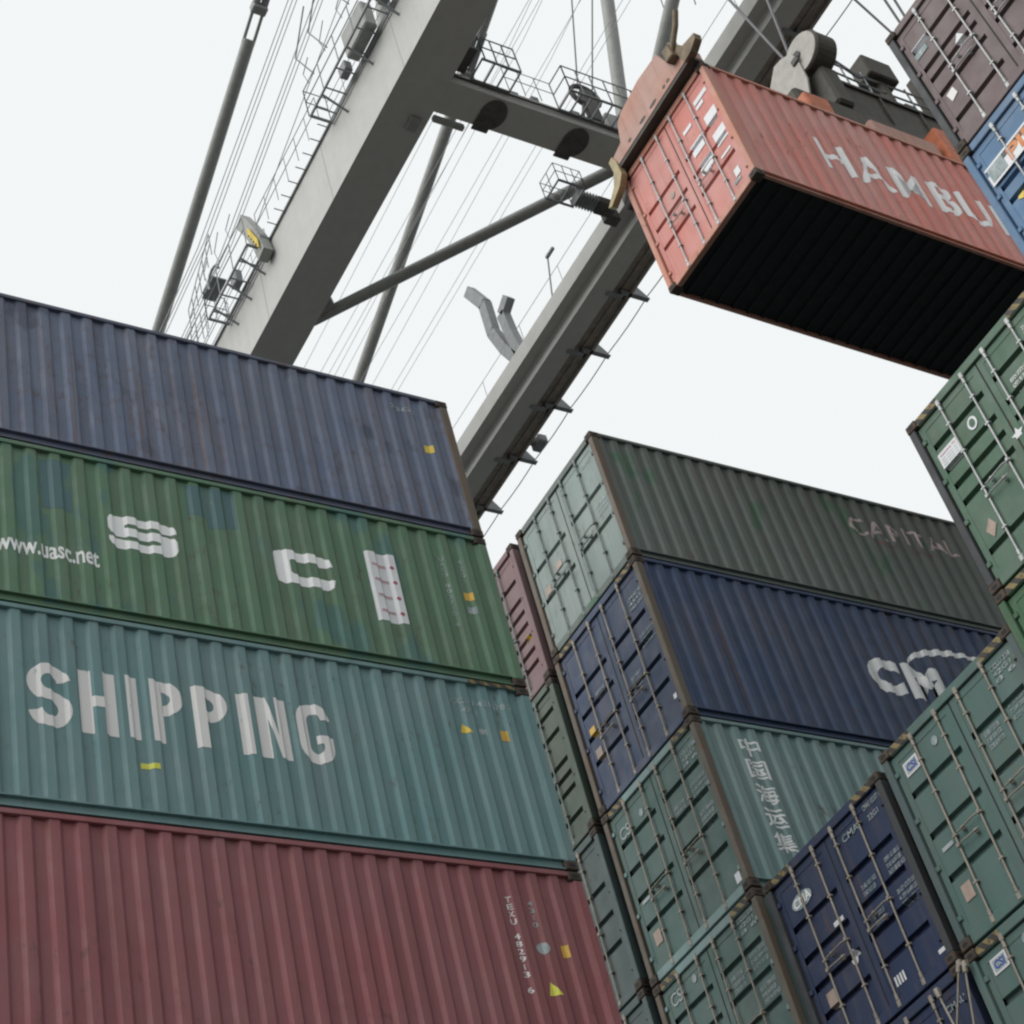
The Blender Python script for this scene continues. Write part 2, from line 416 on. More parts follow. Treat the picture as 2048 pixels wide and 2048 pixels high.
def oval(cu, cv, ru, rv, n=20): return [(cu + ru * math.cos(k * 2 * math.pi / n), cv + rv * math.sin(k * 2 * math.pi / n)) for k in range(n)]

def container(name, label, x_near, y0, z0, H, body, door=None, frame=None, grooves=(.3, .5, .7), rod='rod', group=None, rz=0, side=None, hatch=False, cast='casting', floor='floor', locks=True, post=None):
    """x_near: the +x face; y0: the door end; z0: the bottom"""
    door = door or body; frame = frame or body; side = side or body
    t = thing(name, label, 'shipping container', (x_near - CW / 2, y0, z0), rz, group)
    Hk = round(H, 3); gr = [.15 + g * (H - .29) for g in grooves]; c = {}
    c['frame'] = cached(('fr', Hk), lambda: frame_mesh(H), 'frame', M[frame], t)
    for sx in (-1, 1):
        for ye in (0, CL):
            cached(('po', Hk, sx, ye), lambda: post_mesh(sx, ye, H), 'corner_post', M[post or frame], t)
            for zz in (0, H - .118):
                o = cached(('ca', Hk, sx, ye, zz > 1), lambda: casting_mesh(sx, ye, zz, H), 'corner_casting', M[cast], t)
                if sx > 0: cached(('ho', Hk, sx, ye, zz > 1, 0), lambda: hole_mesh(sx, ye, zz, 0), 'twist_hole', M['gasket'], o)
                if ye == 0: cached(('ho', Hk, sx, ye, zz > 1, 1), lambda: hole_mesh(sx, ye, zz, 1), 'twist_hole', M['gasket'], o)
    c['side'] = cached(('si', Hk, 1), lambda: side_mesh(H, 1), 'side_panel', M[side], t)
    cached(('si', Hk, -1), lambda: side_mesh(H, -1), 'side_panel', M[side], t)
    cached(('rf', Hk), lambda: roof_mesh(H), 'roof', M[side], t)
    cached(('fl',), floor_mesh, 'floor', M[floor], t)
    cached(('en', Hk), lambda: end_mesh(H), 'end_wall', M[side], t)
    h = CW / 2; rods = []
    gk = tuple(round(g, 3) for g in gr)
    for i, (a, b) in enumerate(((-h + .115, -.012), (.012, h - .115))):
        d = cached(('do', Hk, i, gk), lambda: door_mesh(a, b, H, gr), 'door', M[door], t); c['door%d' % i] = d
        for rx in (RODS[:2] if i == 0 else RODS[2:]):
            cached(('ro', Hk, rx), lambda: rod_mesh(rx - h, H), 'lock_rod', M[rod], d)
        x1, x2 = [r - h for r in (RODS[:2] if i == 0 else RODS[2:])]
        cached(('ha', i, 0), lambda: handle_mesh(x1, 1, 1.02), 'handle', M[rod], d)
        cached(('ha', i, 1), lambda: handle_mesh(x2, -1, 1.16), 'handle', M[rod], d)
        for k in range(4): cached(('hi', Hk, i, k), lambda: hinge_mesh(-1 if i == 0 else 1, H, k), 'hinge', M[frame], d)
    cached(('ga', Hk), lambda: MB().box((-.011, DY + .004, .15), (.011, DY + .02, H - .14)), 'gasket', M['gasket'], t)
    if hatch:
        for sx in (-1, 1):
            cached(('hh', Hk, sx), lambda: MB().box((sx * (h - .17), .012, H - .11), (sx * (h - .55), .0195, H - .02)), 'warning_stripe', M['hatch'], t)
    if locks:
        for sx in (-1, 1):
            for ye in (.089, CL - .089):
                cached(('lk', sx, ye), lambda: MB().bbox((sx * (h - .03), ye - .05, -.026), (sx * (h - .13), ye + .05, -.001), .004), 'twist_lock', M['casting'], t)
    c['root'] = t; c['gr'] = gr
    return c
GAP = .026
# small marking helpers
def serial_v(c, u, v1, v0, body, mat='cream', w=.085):
    """one character under another down the sheet"""
    n = len(body); st = (v1 - v0) / n
    for i, ch in enumerate(body):
        if ch == ' ': continue
        k_ = w * (.22 if ch in '1I' else 1)
        yield fit(flat_text(ch, offset=.012), u - k_ / 2, u + k_ / 2, v1 - (i + .88) * st, v1 - (i + .12) * st)
def join_bm(bms):
    out = bmesh.new()
    for b in bms:
        mp = {v: out.verts.new(v.co) for v in b.verts}
        for f in b.faces: out.faces.new([mp[v] for v in f.verts])
        b.free()
    return out
def serial_side(c, u, v1, v0, body, mat='cream', w=.085):
    return mark_side(join_bm(list(serial_v(c, u, v1, v0, body, mat, w))), 'serial_number', M[mat], c['side'])
def dtext(c, i, body, u0, u1, v0, v1, mat, name='lettering', off=.01):
    return mark_door(fit(flat_text(body, offset=off), u0, u1, v0, v1), name, M[mat], c['door%d' % i], c['gr'], .006)
def dpoly(c, i, poly, mat, name='sticker', eps=.004):
    return mark_door(poly_bm([poly]), name, M[mat], c['door%d' % i], c['gr'], eps)
def spoly(c, poly, mat, name='sticker', eps=.0035):
    return mark_side(poly_bm([poly]), name, M[mat], c['side'], eps)
def door_data(c, i, u, v, mat='faint', rows=3, w=.42, txt=None):
    """block of weights and measures"""
    rng = random.Random(int(u * 100 + v * 1000))
    b = []
    for r in range(rows):
        s = txt[r] if txt else ' '.join(str(rng.randint(10, 99)) + rng.choice(['.', '', ' ']) + str(rng.randint(100, 999)) for _ in range(2)) + rng.choice([' KGS', ' LBS'])
        b.append(fit(flat_text(s, offset=.01), u, u + w * (.8 + .2 * rng.random()), v - r * .085, v - r * .085 + .058))
    return mark_door(join_bm(b), 'data_lettering', M[mat], c['door%d' % i], c['gr'], .006)

# ================================================================== stack on the left (long sides face us)
XA = -14.303; YA0 = 11.451 - CL
GL = 'containers stacked with their long side to us'
zt = 18.741
Hs = (2.640, 2.528, 2.658, 2.60)
# 1: slate blue
z = zt - Hs[0]
c = container('shipping_container', 'slate blue container streaked with rust on top of the left stack, long side facing us', XA, YA0, z + GAP, Hs[0] - GAP, 'slate', frame='slate_frame', group=GL, post='rustpost')
yy = lambda y: y + CL
spoly(c, rect(yy(-.53), yy(-.40), 17.60 - z, 17.74 - z), 'yellow')
mark_side(fit(flat_text('22G1', offset=.01), yy(-.95), yy(-.55), 18.34 - z, 18.42 - z), 'serial_number', M['faint'], c['side'])
# 2: green with S C
z2 = z - Hs[1]
c = container('shipping_container', 'leaf green container with large white S and C, second from top of the left stack', XA, YA0, z2 + GAP, Hs[1] - GAP, 'green', group=GL)
def wide_S(u0, u1, v0, v1):
    pts = [(1,.70),(1,.82),(.96,.94),(.86,1),(.14,1),(.03,.94),(0,.82),(0,.54),(.04,.42),(.14,.37),(.70,.37),(.75,.34),(.75,.27),(.70,.24),(.28,.24),(.23,.30),(0,.30),(0,.18),(.04,.06),(.14,0),(.86,0),(.96,.06),(1,.18),(1,.47),(.96,.58),(.86,.63),(.30,.63),(.25,.66),(.25,.73),(.30,.76),(.72,.76),(.77,.70)]
    return [[(u0 + a * (u1 - u0), v0 + d * (v1 - v0)) for a, d in pts]]
mark_side(poly_bm(wide_S(yy(-5.20), yy(-4.37), 14.69 - z2, 15.20 - z2)), 'lettering', M['white'], c['side'])
def wide_C(u0, u1, v0, v1):
    w, h = u1 - u0, v1 - v0; P = lambda a, d: (u0 + a * w, v0 + d * h)
    return [[P(1, .70), P(.96, .92), P(.86, 1), P(.14, 1), P(.03, .93), P(0, .8), P(0, .2), P(.03, .07), P(.14, 0), P(.86, 0), P(.96, .08), P(1, .30),
             P(.78, .33), P(.74, .28), P(.30, .28), P(.26, .33), P(.26, .67), P(.30, .72), P(.74, .72), P(.78, .67)]]
mark_side(poly_bm(wide_C(yy(-3.15), yy(-2.37), 14.63 - z2, 15.17 - z2)), 'lettering', M['white'], c['side'])
mark_side(fit(flat_text('www.uasc.net', offset=.022), yy(-6.50), yy(-5.33), 14.33 - z2, 14.56 - z2), 'lettering', M['white'], c['side'])
for ua, ub, va, vb_ in ((5.50, 5.86, 15.12, 15.90), (7.28, 7.50, 15.45, 15.95), (7.52, 7.72, 15.30, 15.97), (7.74, 7.90, 15.36, 15.98)): spoly(c, rect(ua + .741, ub + .741, va - z2, vb_ - z2), 'patchgreen', 'overpainted_patch', .002)
lab = spoly(c, rect(yy(-1.87), yy(-1.465), 14.29 - z2, 15.43 - z2), 'label', 'white_placard')
for k, vv in enumerate((15.21, 14.96, 14.70, 14.45)):
    mark_side(fit(flat_text('mmmm', offset=.01), yy(-1.80), yy(-1.60), vv - .025 - z2, vv + .025 - z2), 'red_writing', M['redink'], c['side'], .006)
    mark_side(poly_bm([oval(yy(-1.53), vv - .01 - z2, .03, .03)]), 'red_dot', M['redink'], c['side'], .006)
serial_side(c, yy(-.745), 15.62 - z2, 14.42 - z2, 'UACU 802715 4', 'faint', .06)
serial_side(c, yy(-.47), 15.64 - z2, 15.20 - z2, '42G1', 'faint', .06)
spoly(c, rect(yy(-.53), yy(-.41), 14.92 - z2, 15.05 - z2), 'amber'); spoly(c, rect(yy(-.53), yy(-.40), 14.70 - z2, 14.81 - z2), 'faint', 'data_plate')
# 3: teal SHIPPING
z3 = z2 - Hs[2]
c = container('shipping_container', 'faded teal container with the word SHIPPING in white, left stack', XA, YA0, z3 + GAP, Hs[2] - GAP, 'teal', group=GL)
ST = .14
def strip(path, w):
    '''a painted stroke of width w along a centre line, as quads that share their edges'''
    bm = bmesh.new(); P = [Vector((x, y, 0)) for x, y in path]; prev = None
    for i, p in enumerate(P):
        d = (P[min(i + 1, len(P) - 1)] - P[max(i - 1, 0)]).normalized(); n = Vector((-d.y, d.x, 0)) * w / 2
        cur = (bm.verts.new(p + n), bm.verts.new(p - n))
        if prev: bm.faces.new([prev[0], prev[1], cur[1], cur[0]])
        prev = cur
    return bm
def arc_pts(cx, cy, rx, ry, a0, a1, n=12): return [(cx + rx * math.cos(math.radians(a0 + (a1 - a0) * k / n)), cy + ry * math.sin(math.radians(a0 + (a1 - a0) * k / n))) for k in range(n + 1)]
def stencil(ch, w, h):
    t = ST; R_ = w / 2 - t / 2
    if ch == 'I': return [strip([(w / 2, 0), (w / 2, h)], w)]
    if ch == 'H': return [strip([(t/2, 0), (t/2, h)], t), strip([(w - t/2, 0), (w - t/2, h)], t), strip([(t, h/2), (w - t, h/2)], t)]
    if ch == 'P': 
        rb = h * .28 - t / 2
        return [strip([(t/2, 0), (t/2, h)], t), strip([(t, h - t/2), (w - rb - t/2, h - t/2)] + arc_pts(w - rb - t/2, h - t/2 - rb, rb, rb, 84, -84) + [(w - rb - t/2, h - t/2 - 2*rb), (t, h - t/2 - 2*rb)], t)]
    if ch == 'N': return [strip([(t/2, 0), (t/2, h)], t), strip([(w - t/2, 0), (w - t/2, h)], t), poly_bm([[(t, h), (t, h - .30), (w - t, 0), (w - t, .30)]])]
    if ch == 'S': 
        ry = (h - t) / 4
        return [strip(arc_pts(w/2, h - t/2 - ry, R_, ry, 8, 270, 18)[:-1] + [(w/2, h/2)] + arc_pts(w/2, t/2 + ry, R_, ry, 90, -172, 18)[1:], t)]
    if ch == 'G':
        return [strip(arc_pts(w/2, h - t/2 - .17, R_, .17, 8, 180, 10) + arc_pts(w/2, t/2 + .17, R_, .17, 180, 360, 10) + [(w - t/2, h * .47)], t), strip([(w/2 + .01, h * .47 - t/2 + .01), (w - t, h * .47 - t/2 + .01)], t * .8)]
for ch, xa, xb in zip('SHIPPING', (50, 143, 230, 275, 358, 447, 482, 563), (128, 212, 253, 338, 424, 470, 546, 637)):
    k_ = 3.44 / 587; u0 = yy(-6.24 + (xa - 50) * k_); bm = join_bm(stencil(ch, (xb - xa) * k_, .83))
    bmesh.ops.translate(bm, verts=bm.verts[:], vec=(u0, 11.965 - z3, 0)); mark_side(bm, 'lettering', M['cream'], c['side'])
mark_side(fit(flat_text('CCLU 421678 2', offset=.01), yy(-1.13), yy(-.30), 13.17 - z3, 13.25 - z3), 'serial_number', M['faint'], c['side'])
mark_side(fit(flat_text('42G1', offset=.01), yy(-1.02), yy(-.80), 13.03 - z3, 13.10 - z3), 'serial_number', M['faint'], c['side'])
spoly(c, [(yy(-1.09), 12.73 - z3), (yy(-.94), 12.73 - z3), (yy(-1.045), 12.87 - z3)], 'yellow', 'warning_triangle')
spoly(c, rect(yy(-.83), yy(-.73), 12.75 - z3, 12.83 - z3), 'faint', 'data_plate')
spoly(c, rect(yy(-.54), yy(-.44), 12.70 - z3, 12.85 - z3), 'amber')
spoly(c, rect(yy(-5.09), yy(-4.89), 11.60 - z3, 11.67 - z3), 'lime')
prop(MB().box((CW / 2 + .0005, CL - .85, Hs[2] - GAP - .062), (CW / 2 + .0035, CL - .18, Hs[2] - GAP - .008)).build('warning_stripe', M['hatch'], c['root']))
# 4: maroon
z4 = z3 - Hs[3]
c = container('shipping_container', 'faded maroon container, lowest whose side shows in the left stack', XA, YA0, z4 + GAP, Hs[3] - GAP, 'maroon', group=GL)
serial_side(c, yy(-1.03), 10.50 - z4, 9.30 - z4, 'TEXU 482913 6', 'cream', .065)
serial_side(c, yy(-.755), 10.48 - z4, 10.12 - z4, '4310', 'faint', .06)
mark_side(poly_bm([oval(yy(-.74), 9.87 - z4, .075, .07)]), 'round_sticker', M['faint'], c['side'])
spoly(c, rect(yy(-.50), yy(-.42), 9.78 - z4, 9.93 - z4), 'amber')
spoly(c, [(yy(-.80), 9.30 - z4), (yy(-.65), 9.30 - z4), (yy(-.755), 9.47 - z4)], 'lime', 'warning_triangle')
# 5: one more below (carries the stack)
z5 = z4 - 2.60
container('shipping_container', 'slate blue container hidden at the foot of the left stack', XA, YA0, z5 + GAP, 2.60 - GAP, 'slate', frame='slate_frame', group=GL)
ZDA = z5

# ================================================================== stacks of the next bay (door ends face us)
YB = 14.615; X2 = -15.046
GB = 'containers stacked with their doors to us'
# second row of the bay: pale grey, navy, teal, teal
zb = [19.906]
for h in (2.640, 2.954, 2.751, 2.61, 2.61): zb.append(zb[-1] - h)
def cc(i, zs, label, x, y, body, **k):
    H = zs[i] - zs[i + 1]; return container('shipping_container', label, x, y, zs[i + 1] + GAP, H - GAP, body, group=GB, **k)
c = cc(0, zb, 'dark grey container with pale grey doors and worn CAPITAL lettering, top of the middle stack', X2, YB, 'darkgrey', door='palegrey', frame='darkgrey', grooves=(.36, .64), rod='rodpaint', post='rustpost')
vb = 19.906 - 2.640
mark_side(fit(flat_text('CAPITAL', offset=.010, spacing=1.1), 4.93, 7.35, 18.97 - vb, 19.36 - vb), 'lettering', M['worn'], c['side'])
mark_side(fit(flat_text('lease lease', offset=.004), 5.45, 6.65, 18.84 - vb, 18.92 - vb), 'lettering', M['wornred'], c['side'])
dtext(c, 1, 'CAXU 462011 3', 1.95, 2.25, 2.22, 2.29, 'faint'); dpoly(c, 0, rect(.27, .42, 1.05, 1.2), 'tan'); dpoly(c, 0, rect(.68, .84, 1.22, 1.36), 'tan'); door_data(c, 1, 1.95, 1.35)
c = cc(1, zb, 'navy container with large white CMA lettering and rusty corner posts, middle stack', X2, YB, 'navy', door='navydoor', frame='navy', grooves=(.24, .40, .56, .72), hatch=True, post='rustpost')
vb = zb[2]
for tx, ua, ub in (('C', 3.83, 4.52), ('M', 4.62, 5.40), ('A', 5.62, 6.35), ('CGM', 6.7, 9.1)): mark_side(fit(flat_text(tx, offset=.065), ua, ub, 15.42 - vb, 16.12 - vb), 'lettering', M['white'], c['side'])
arc = []; n = 14
for k in range(n + 1):
    a = math.radians(165 - k * 105 / n); arc.append((6.0 + 1.22 * math.cos(a), 16.08 + .52 * math.sin(a)))
arc2 = [(u * 1.0 + .0, w - .045 - .08 * math.sin(math.pi * min(1, (i + 1) / (n + 1)))) for i, (u, w) in enumerate(arc)]
polys = [[(arc[i][0], arc[i][1] - vb), (arc[i+1][0], arc[i+1][1] - vb), (arc2[i+1][0], arc2[i+1][1] - vb), (arc2[i][0], arc2[i][1] - vb)] for i in range(n)]
mark_side(poly_bm(polys), 'swoosh', M['white'], c['side'])
door_data(c, 1, 1.95, 2.4, txt=['CMAU 481', '45G1', 'MAX GROSS']); door_data(c, 1, 1.95, 1.72); dpoly(c, 1, rect(2.2, 2.27, .42, .5), 'label'); dpoly(c, 0, rect(.28, .42, 1.22, 1.36), 'amber'); dpoly(c, 0, rect(.28, .43, .78, .98), 'tan')
door_data(c, 0, .66, 1.70, w=.25, rows=2); door_data(c, 1, 1.5, 1.3, w=.28)
c = cc(2, zb, 'teal container with white Chinese characters running down its side, middle stack', X2, YB, 'tealside', door='tealdoor', grooves=(.26, .44, .62, .80), hatch=True, post='rustpost')
vb = zb[3]
for ch, zc in zip('中国海运集', (13.89, 13.50, 13.10, 12.71, 12.33)):
    mark_side(fit(flat_text(ch, offset=.014), .70, 1.05, zc - .15 - vb, zc + .16 - vb), 'lettering', M['white'], c['side'])
LOGO = 'cs'
def teal_door_marks(c, blue=True):
    u0, u1, v0, v1 = .25, .50, 2.16, 2.34
    if blue:
        dpoly(c, 0, rect(u0, u1, v0, v1), 'label', 'logo_plate', .005)
        mark_door(poly_bm([rect(u0 + .025, u1 - .025, v0 + .022, v1 - .022)]), 'logo_field', M['faint'], c['door0'], c['gr'], .0065)
        mark_door(fit(flat_text('CSI', offset=.04), u0 + .045, u1 - .045, v0 + .04, v1 - .04), 'logo', M['blueink'], c['door0'], c['gr'], .008)
    else: dtext(c, 0, 'CS', u0, u1, v0, v1, 'faint', 'logo')
    mark_door(poly_bm([oval(.82, 2.27, .05, .06)]), 'round_sticker', M['faint'], c['door0'], c['gr'], .005)
    door_data(c, 1, 1.93, 2.36, rows=3, w=.36, txt=['CCLU 338', '42G1', '8 6']); door_data(c, 1, 1.93, 1.86, w=.36); door_data(c, 1, 1.48, 1.80, w=.26, rows=3); door_data(c, 1, 1.93, 1.4, w=.36)
    dpoly(c, 0, rect(.28, .48, 1.11, 1.16), 'faint'); dpoly(c, 0, rect(.30, .46, .45, .65), 'tan')
teal_door_marks(c, False); dpoly(c, 1, rect(2.16, 2.27, .2, .34), 'label')
c = cc(3, zb, 'teal container at the foot of the middle stack, cut by the lower photo edge', X2, YB, 'tealside', door='tealdoor', grooves=(.26, .44, .62, .80), hatch=True, post='rustpost')
teal_door_marks(c, False)
cc(4, zb, 'teal container hidden under the middle stack', X2, YB, 'tealside', door='tealdoor', grooves=(.26, .44, .62, .80))
ZDB = zb[5]
# first row, mostly hidden behind the left stack
X1 = -17.657
za = [19.906, 17.088, 14.321, 11.708, 9.098, ZDB]
c = cc(0, za, 'dusty maroon container seen as a thin strip beside the pale grey doors', X1, YB, 'pink', grooves=(.14, .24, .34, .44, .54, .64, .80), rod='rodpaint')
dpoly(c, 1, rect(2.08, 2.16, .95, 1.05), 'yellow')
c = cc(1, za, 'sage green container seen as a thin strip left of the navy doors', X1, YB, 'sage', grooves=(.12, .30, .40, .50, .72, .88), rod='rodpaint')
c = cc(2, za, 'dark teal container seen as a thin strip left of the dull teal doors', X1, YB, 'tealdark', grooves=(.30, .50, .70))
cc(3, za, 'dark teal container low in the row farthest from the quay', X1, YB, 'tealdark', grooves=(.3, .5, .7))
cc(4, za, 'sage green container hidden at the foot of the farthest row', X1, YB, 'sage', grooves=(.3, .5, .7))
# third row
X3 = X2 + 2.531
z_ = [11.503, 8.939, ZDB]
c = cc(0, z_, 'deep navy container with pale lock rods and white data lettering on its doors', X3, YB + .08, 'deepnavy', grooves=(.20, .36, .53, .72), hatch=True, post='darkpost')
mark_door(poly_bm([oval(.52, 2.02, .20, .10)]), 'logo_field', M['faint'], c['door0'], c['gr'], .005)
mark_door(fit(flat_text('CMA', offset=.02), .36, .70, 1.96, 2.08), 'logo', M['white'], c['door0'], c['gr'], .008)
dtext(c, 1, 'CMAU 102877 6', 1.98, 2.32, 2.28, 2.35, 'faint'); dtext(c, 1, '22G1', 2.0, 2.2, 2.13, 2.20, 'faint'); dtext(c, 1, 'CMA', 1.50, 1.82, 2.16, 2.25, 'faint')
door_data(c, 1, 1.98, 1.56, 'faint', 3, .34); door_data(c, 1, 1.98, 1.13, 'faint', 3, .38); door_data(c, 1, 1.50, 1.50, 'faint', 2, .28); door_data(c, 1, 1.50, 1.10, 'faint', 2, .22)
mark_door(poly_bm([oval(.99, .93, .062, .10)]), 'oval_sticker', M['label'], c['door0'], c['gr'], .005)
dpoly(c, 0, rect(.87, 1.06, 1.40, 1.46), 'label'); dpoly(c, 1, rect(2.20, 2.31, .21, .26), 'label')
for k in range(4): dpoly(c, 1, rect(1.44 + k * .05, 1.47 + k * .05, .26, .38), 'label')
dpoly(c, 0, rect(.34, .50, .62, .82), 'tan')
c = cc(1, z_, 'deep navy container behind crossed lashing rods at the lower right', X3, YB + .08, 'deepnavy', grooves=(.2, .36, .53, .72))
dtext(c, 1, 'CMAU', 1.98, 2.30, 2.20, 2.28, 'faint')
# fourth row
X4 = X2 + 2 * 2.531 + .041
z_ = [11.593, 8.927, ZDB]
c = cc(0, z_, 'teal container with a blue and white logo plate, beside the deep navy doors', X4, YB + .053, 'tealdoor', grooves=(.28, .52, .76), hatch=True, post='tealdark')
teal_door_marks(c, True)
c = cc(1, z_, 'teal container in the lower right corner, only its blue logo plate corner showing', X4, YB + .053, 'tealdoor', grooves=(.28, .52, .76), hatch=True)
teal_door_marks(c, True)
# fifth row
X5 = X2 + 3 * 2.531 + .093
z_ = [14.491, 11.797, 9.10, ZDB]
c = cc(0, z_, 'green container with a white placard and round sticker on its doors, sky to its left', X5, YB - .161, 'gdoor', grooves=(.14, .46, .57, .68, .84)[:5], rod='galv', hatch=True, post='darkpost')
dpoly(c, 0, rect(.19, .52, 1.79, 2.03), 'label', 'white_placard'); dtext(c, 0, 'WARNING TO', .22, .49, 1.965, 2.0, 'redink')
for k in range(4): dtext(c, 0, 'nnn nnnnn nn', .22, .49, 1.92 - k * .04, 1.935 - k * .04, 'faint')
mark_door(poly_bm([oval(.81, 1.96, .075, .09)]), 'round_sticker', M['label'], c['door0'], c['gr'], .005)
mark_door(poly_bm([oval(.81, 1.96, .045, .06)]), 'round_sticker', M['gdoor'], c['door0'], c['gr'], .008)
dpoly(c, 0, [(.36, .58), (.46, .70), (.40, .83), (.29, .72)], 'tan')
star = [(1.25 + (.10 if k % 2 == 0 else .045) * math.cos(math.pi / 2 + k * math.pi / 5), 1.33 + (.10 if k % 2 == 0 else .045) * math.sin(math.pi / 2 + k * math.pi / 5)) for k in range(10)]
dpoly(c, 0, star, 'label', 'star_sticker')
door_data(c, 1, 1.95, 2.3, 'cream'); door_data(c, 1, 1.5, 1.9, 'cream', w=.3)
c = cc(1, z_, 'grass green container low at the right edge, only a corner showing under the green doors', X5, YB - .161, 'gdoor2', grooves=(.14, .46, .57, .68), hatch=True)
cc(2, z_, 'green container hidden at the foot of the fifth row', X5, YB - .161, 'gdoor', grooves=(.3, .5, .7))
# sixth row
X6 = X2 + 4 * 2.531 - .058
z_ = [19.493, 16.936, 14.330, 11.70, 9.10, ZDB]
c = cc(0, z_, 'brown purple container at the top right corner, above the blue one', X6, YB, 'purple', grooves=(.14, .38, .52, .62, .80), rod='galv', post='darkpost')
dpoly(c, 0, rect(.20, .48, 1.90, 2.0), 'label'); dpoly(c, 0, rect(.20, .42, 1.78, 1.88), 'faint'); dpoly(c, 0, [(.80, 1.25), (.90, 1.36), (.83, 1.48), (.74, 1.36)], 'label')
dpoly(c, 0, [(.30, .74), (.42, .78), (.40, .92), (.27, .90)], 'cream')
c = cc(1, z_, 'bright blue container with a white name board on its door, right edge of the photo', X6, YB, 'blue', grooves=(.16, .34, .55, .66, .80), rod='galv', post='blue')
dpoly(c, 0, rect(.15, 1.05, 1.76, 2.06), 'label', 'name_board', .03)
mark_door(poly_bm([rect(.18, .45, 1.80, 2.02)]), 'board_field', M['faint'], c['door0'], [], .034)
mark_door(fit(flat_text('PIL', offset=.03), .52, .98, 1.80, 2.01), 'lettering', M['orangeink'], c['door0'], [], .034)
dpoly(c, 0, [(.31, 1.33), (.38, 1.28), (.43, 1.36), (.36, 1.43)], 'yellow')
cc(2, z_, 'bright blue container lower in the nearest row', X6, YB, 'blue', grooves=(.16, .34, .55, .66, .80), rod='galv')
cc(3, z_, 'brown purple container lower in the nearest row', X6, YB, 'purple', grooves=(.14, .38, .52, .62, .80), rod='galv')
cc(4, z_, 'deep navy container at the foot of the nearest row', X6, YB, 'deepnavy', grooves=(.2, .36, .53, .72))

# ================================================================== the hoisted container
RX, RY, RZ, RH = -10.605, 15.334, 21.157, 2.963
c = container('shipping_container', 'salmon red container hanging in the air from the crane spreader, black underside showing', RX, RY, RZ, RH, 'red', frame='redframe', grooves=(.27, .44, .61), rod='galv', rz=.0, locks=False)
c['root'].rotation_euler = (0, 0, .0099); c['root'].location = (RX - CW / 2, RY - .012, RZ)
mark_side(fit(flat_text('HAMBURG', offset=.012, spacing=1.16), 1.85, 7.0, 1.02, 1.86), 'lettering', M['white'], c['side'])
mark_side(fit(flat_text('SÜD', offset=.020, spacing=1.12), 7.4, 9.4, 1.02, 1.92), 'lettering', M['white'], c['side'])
for a in ((1.93, 2.27, 2.42, 2.52), (1.93, 2.12, 2.30, 2.38)): dpoly(c, 1, rect(*a), 'label')
for a in ((1.98, 2.27, 1.74, 2.03), (1.98, 2.27, 1.24, 1.55), (1.50, 1.80, 1.60, 1.86), (1.50, 1.80, 1.12, 1.38)): dpoly(c, 1, rect(*a), 'label', 'white_placard')
dpoly(c, 1, rect(1.95, 2.20, .98, 1.03), 'label'); dpoly(c, 1, rect(2.04, 2.16, .40, .56), 'label'); dpoly(c, 1, rect(1.50, 1.72, 2.20, 2.28), 'label')
dpoly(c, 1, rect(1.95, 2.12, .30, .36), 'faint'); mark_door(poly_bm([oval(.80, 1.55, .06, .07)]), 'round_sticker', M['tan'], c['door0'], c['gr'], .005)

# ================================================================== spreader and headblock that carry it
sp = thing('spreader', 'salmon and orange crane spreader with headblock and sheave locked onto the red container', 'spreader', (RX - CW / 2, RY + CL / 2, RZ + RH))
sp_off = Vector(sp.location)
class SB(MB):                                # world coordinates in, local mesh out
    def build(s, name, mat, parent=None, label=None):
        s.v = [(x - sp_off.x, y - sp_off.y, z_ - sp_off.z) for x, y, z_ in s.v]; return super().build(name, mat, parent, label)
RT = RZ + RH
prof = [(-12.98, RT + .10), (-12.95, RT + .34), (-12.62, RT + .42), (-12.52, RT + .80), (-12.38, RT + .92), (-11.76, RT + 1.02), (-11.20, RT + .96), (-11.02, RT + .36), (-10.66, RT + .30), (-10.62, RT + .10)]
for ya, yb in ((15.17, 15.24), (RY + CL - .30, RY + CL - .23)):
    e = SB(); e.prism(prof, 1, ya, yb); e.box((-12.95, ya + .071, RT + .10), (-10.68, ya + .36, RT + .42)); e.box((-12.3, ya + .071, RT + .421), (-11.4, ya + .30, RT + .80))
    eb = e.build('end_beam', M['sprd'], sp)
    s_ = SB()
    for x0, x1 in ((-12.45, -12.38), (-12.08, -11.92), (-11.76, -11.58), (-11.36, -11.30), (-11.24, -11.17)): s_.prism(oval((x0 + x1) / 2, RT + .22, (x1 - x0) / 2 + .01, .035, 12), 1, ya - .006, ya - .001)
    s_.build('slot_set', M['darksteel'], eb)
    u_ = SB(); u_.box((-12.99, ya + .01, RT + .02), (-10.62, ya + .28, RT + .095)); u_.build('lower_flange', M['olive'], eb)
SB().box((-12.4, 15.6, RT + .12), (-11.95, 27.1, RT + .52)).box((-11.3, 15.6, RT + .12), (-10.98, 27.1, RT + .52)).build('telescopic_beam', M['sprd'], sp)
SB().bbox((-12.3, 18.0, RT + .53), (-11.0, 25.2, RT + 1.3), .05).build('main_frame', M['olive'], sp)
SB().bbox((-11.0, 17.75, RT + .1), (-10.72, 18.3, RT + .62), .03).build('side_bracket', M['orange'], sp)
SB().bbox((-11.0, 19.2, RT + .1), (-10.76, 20.75, RT + .60), .04).build('side_fairing', M['sprd'], sp)
SB().bbox((-11.0, 20.86, RT + .05), (-10.70, 21.5, RT + 1.1), .03).build('side_bracket', M['orange'], sp)
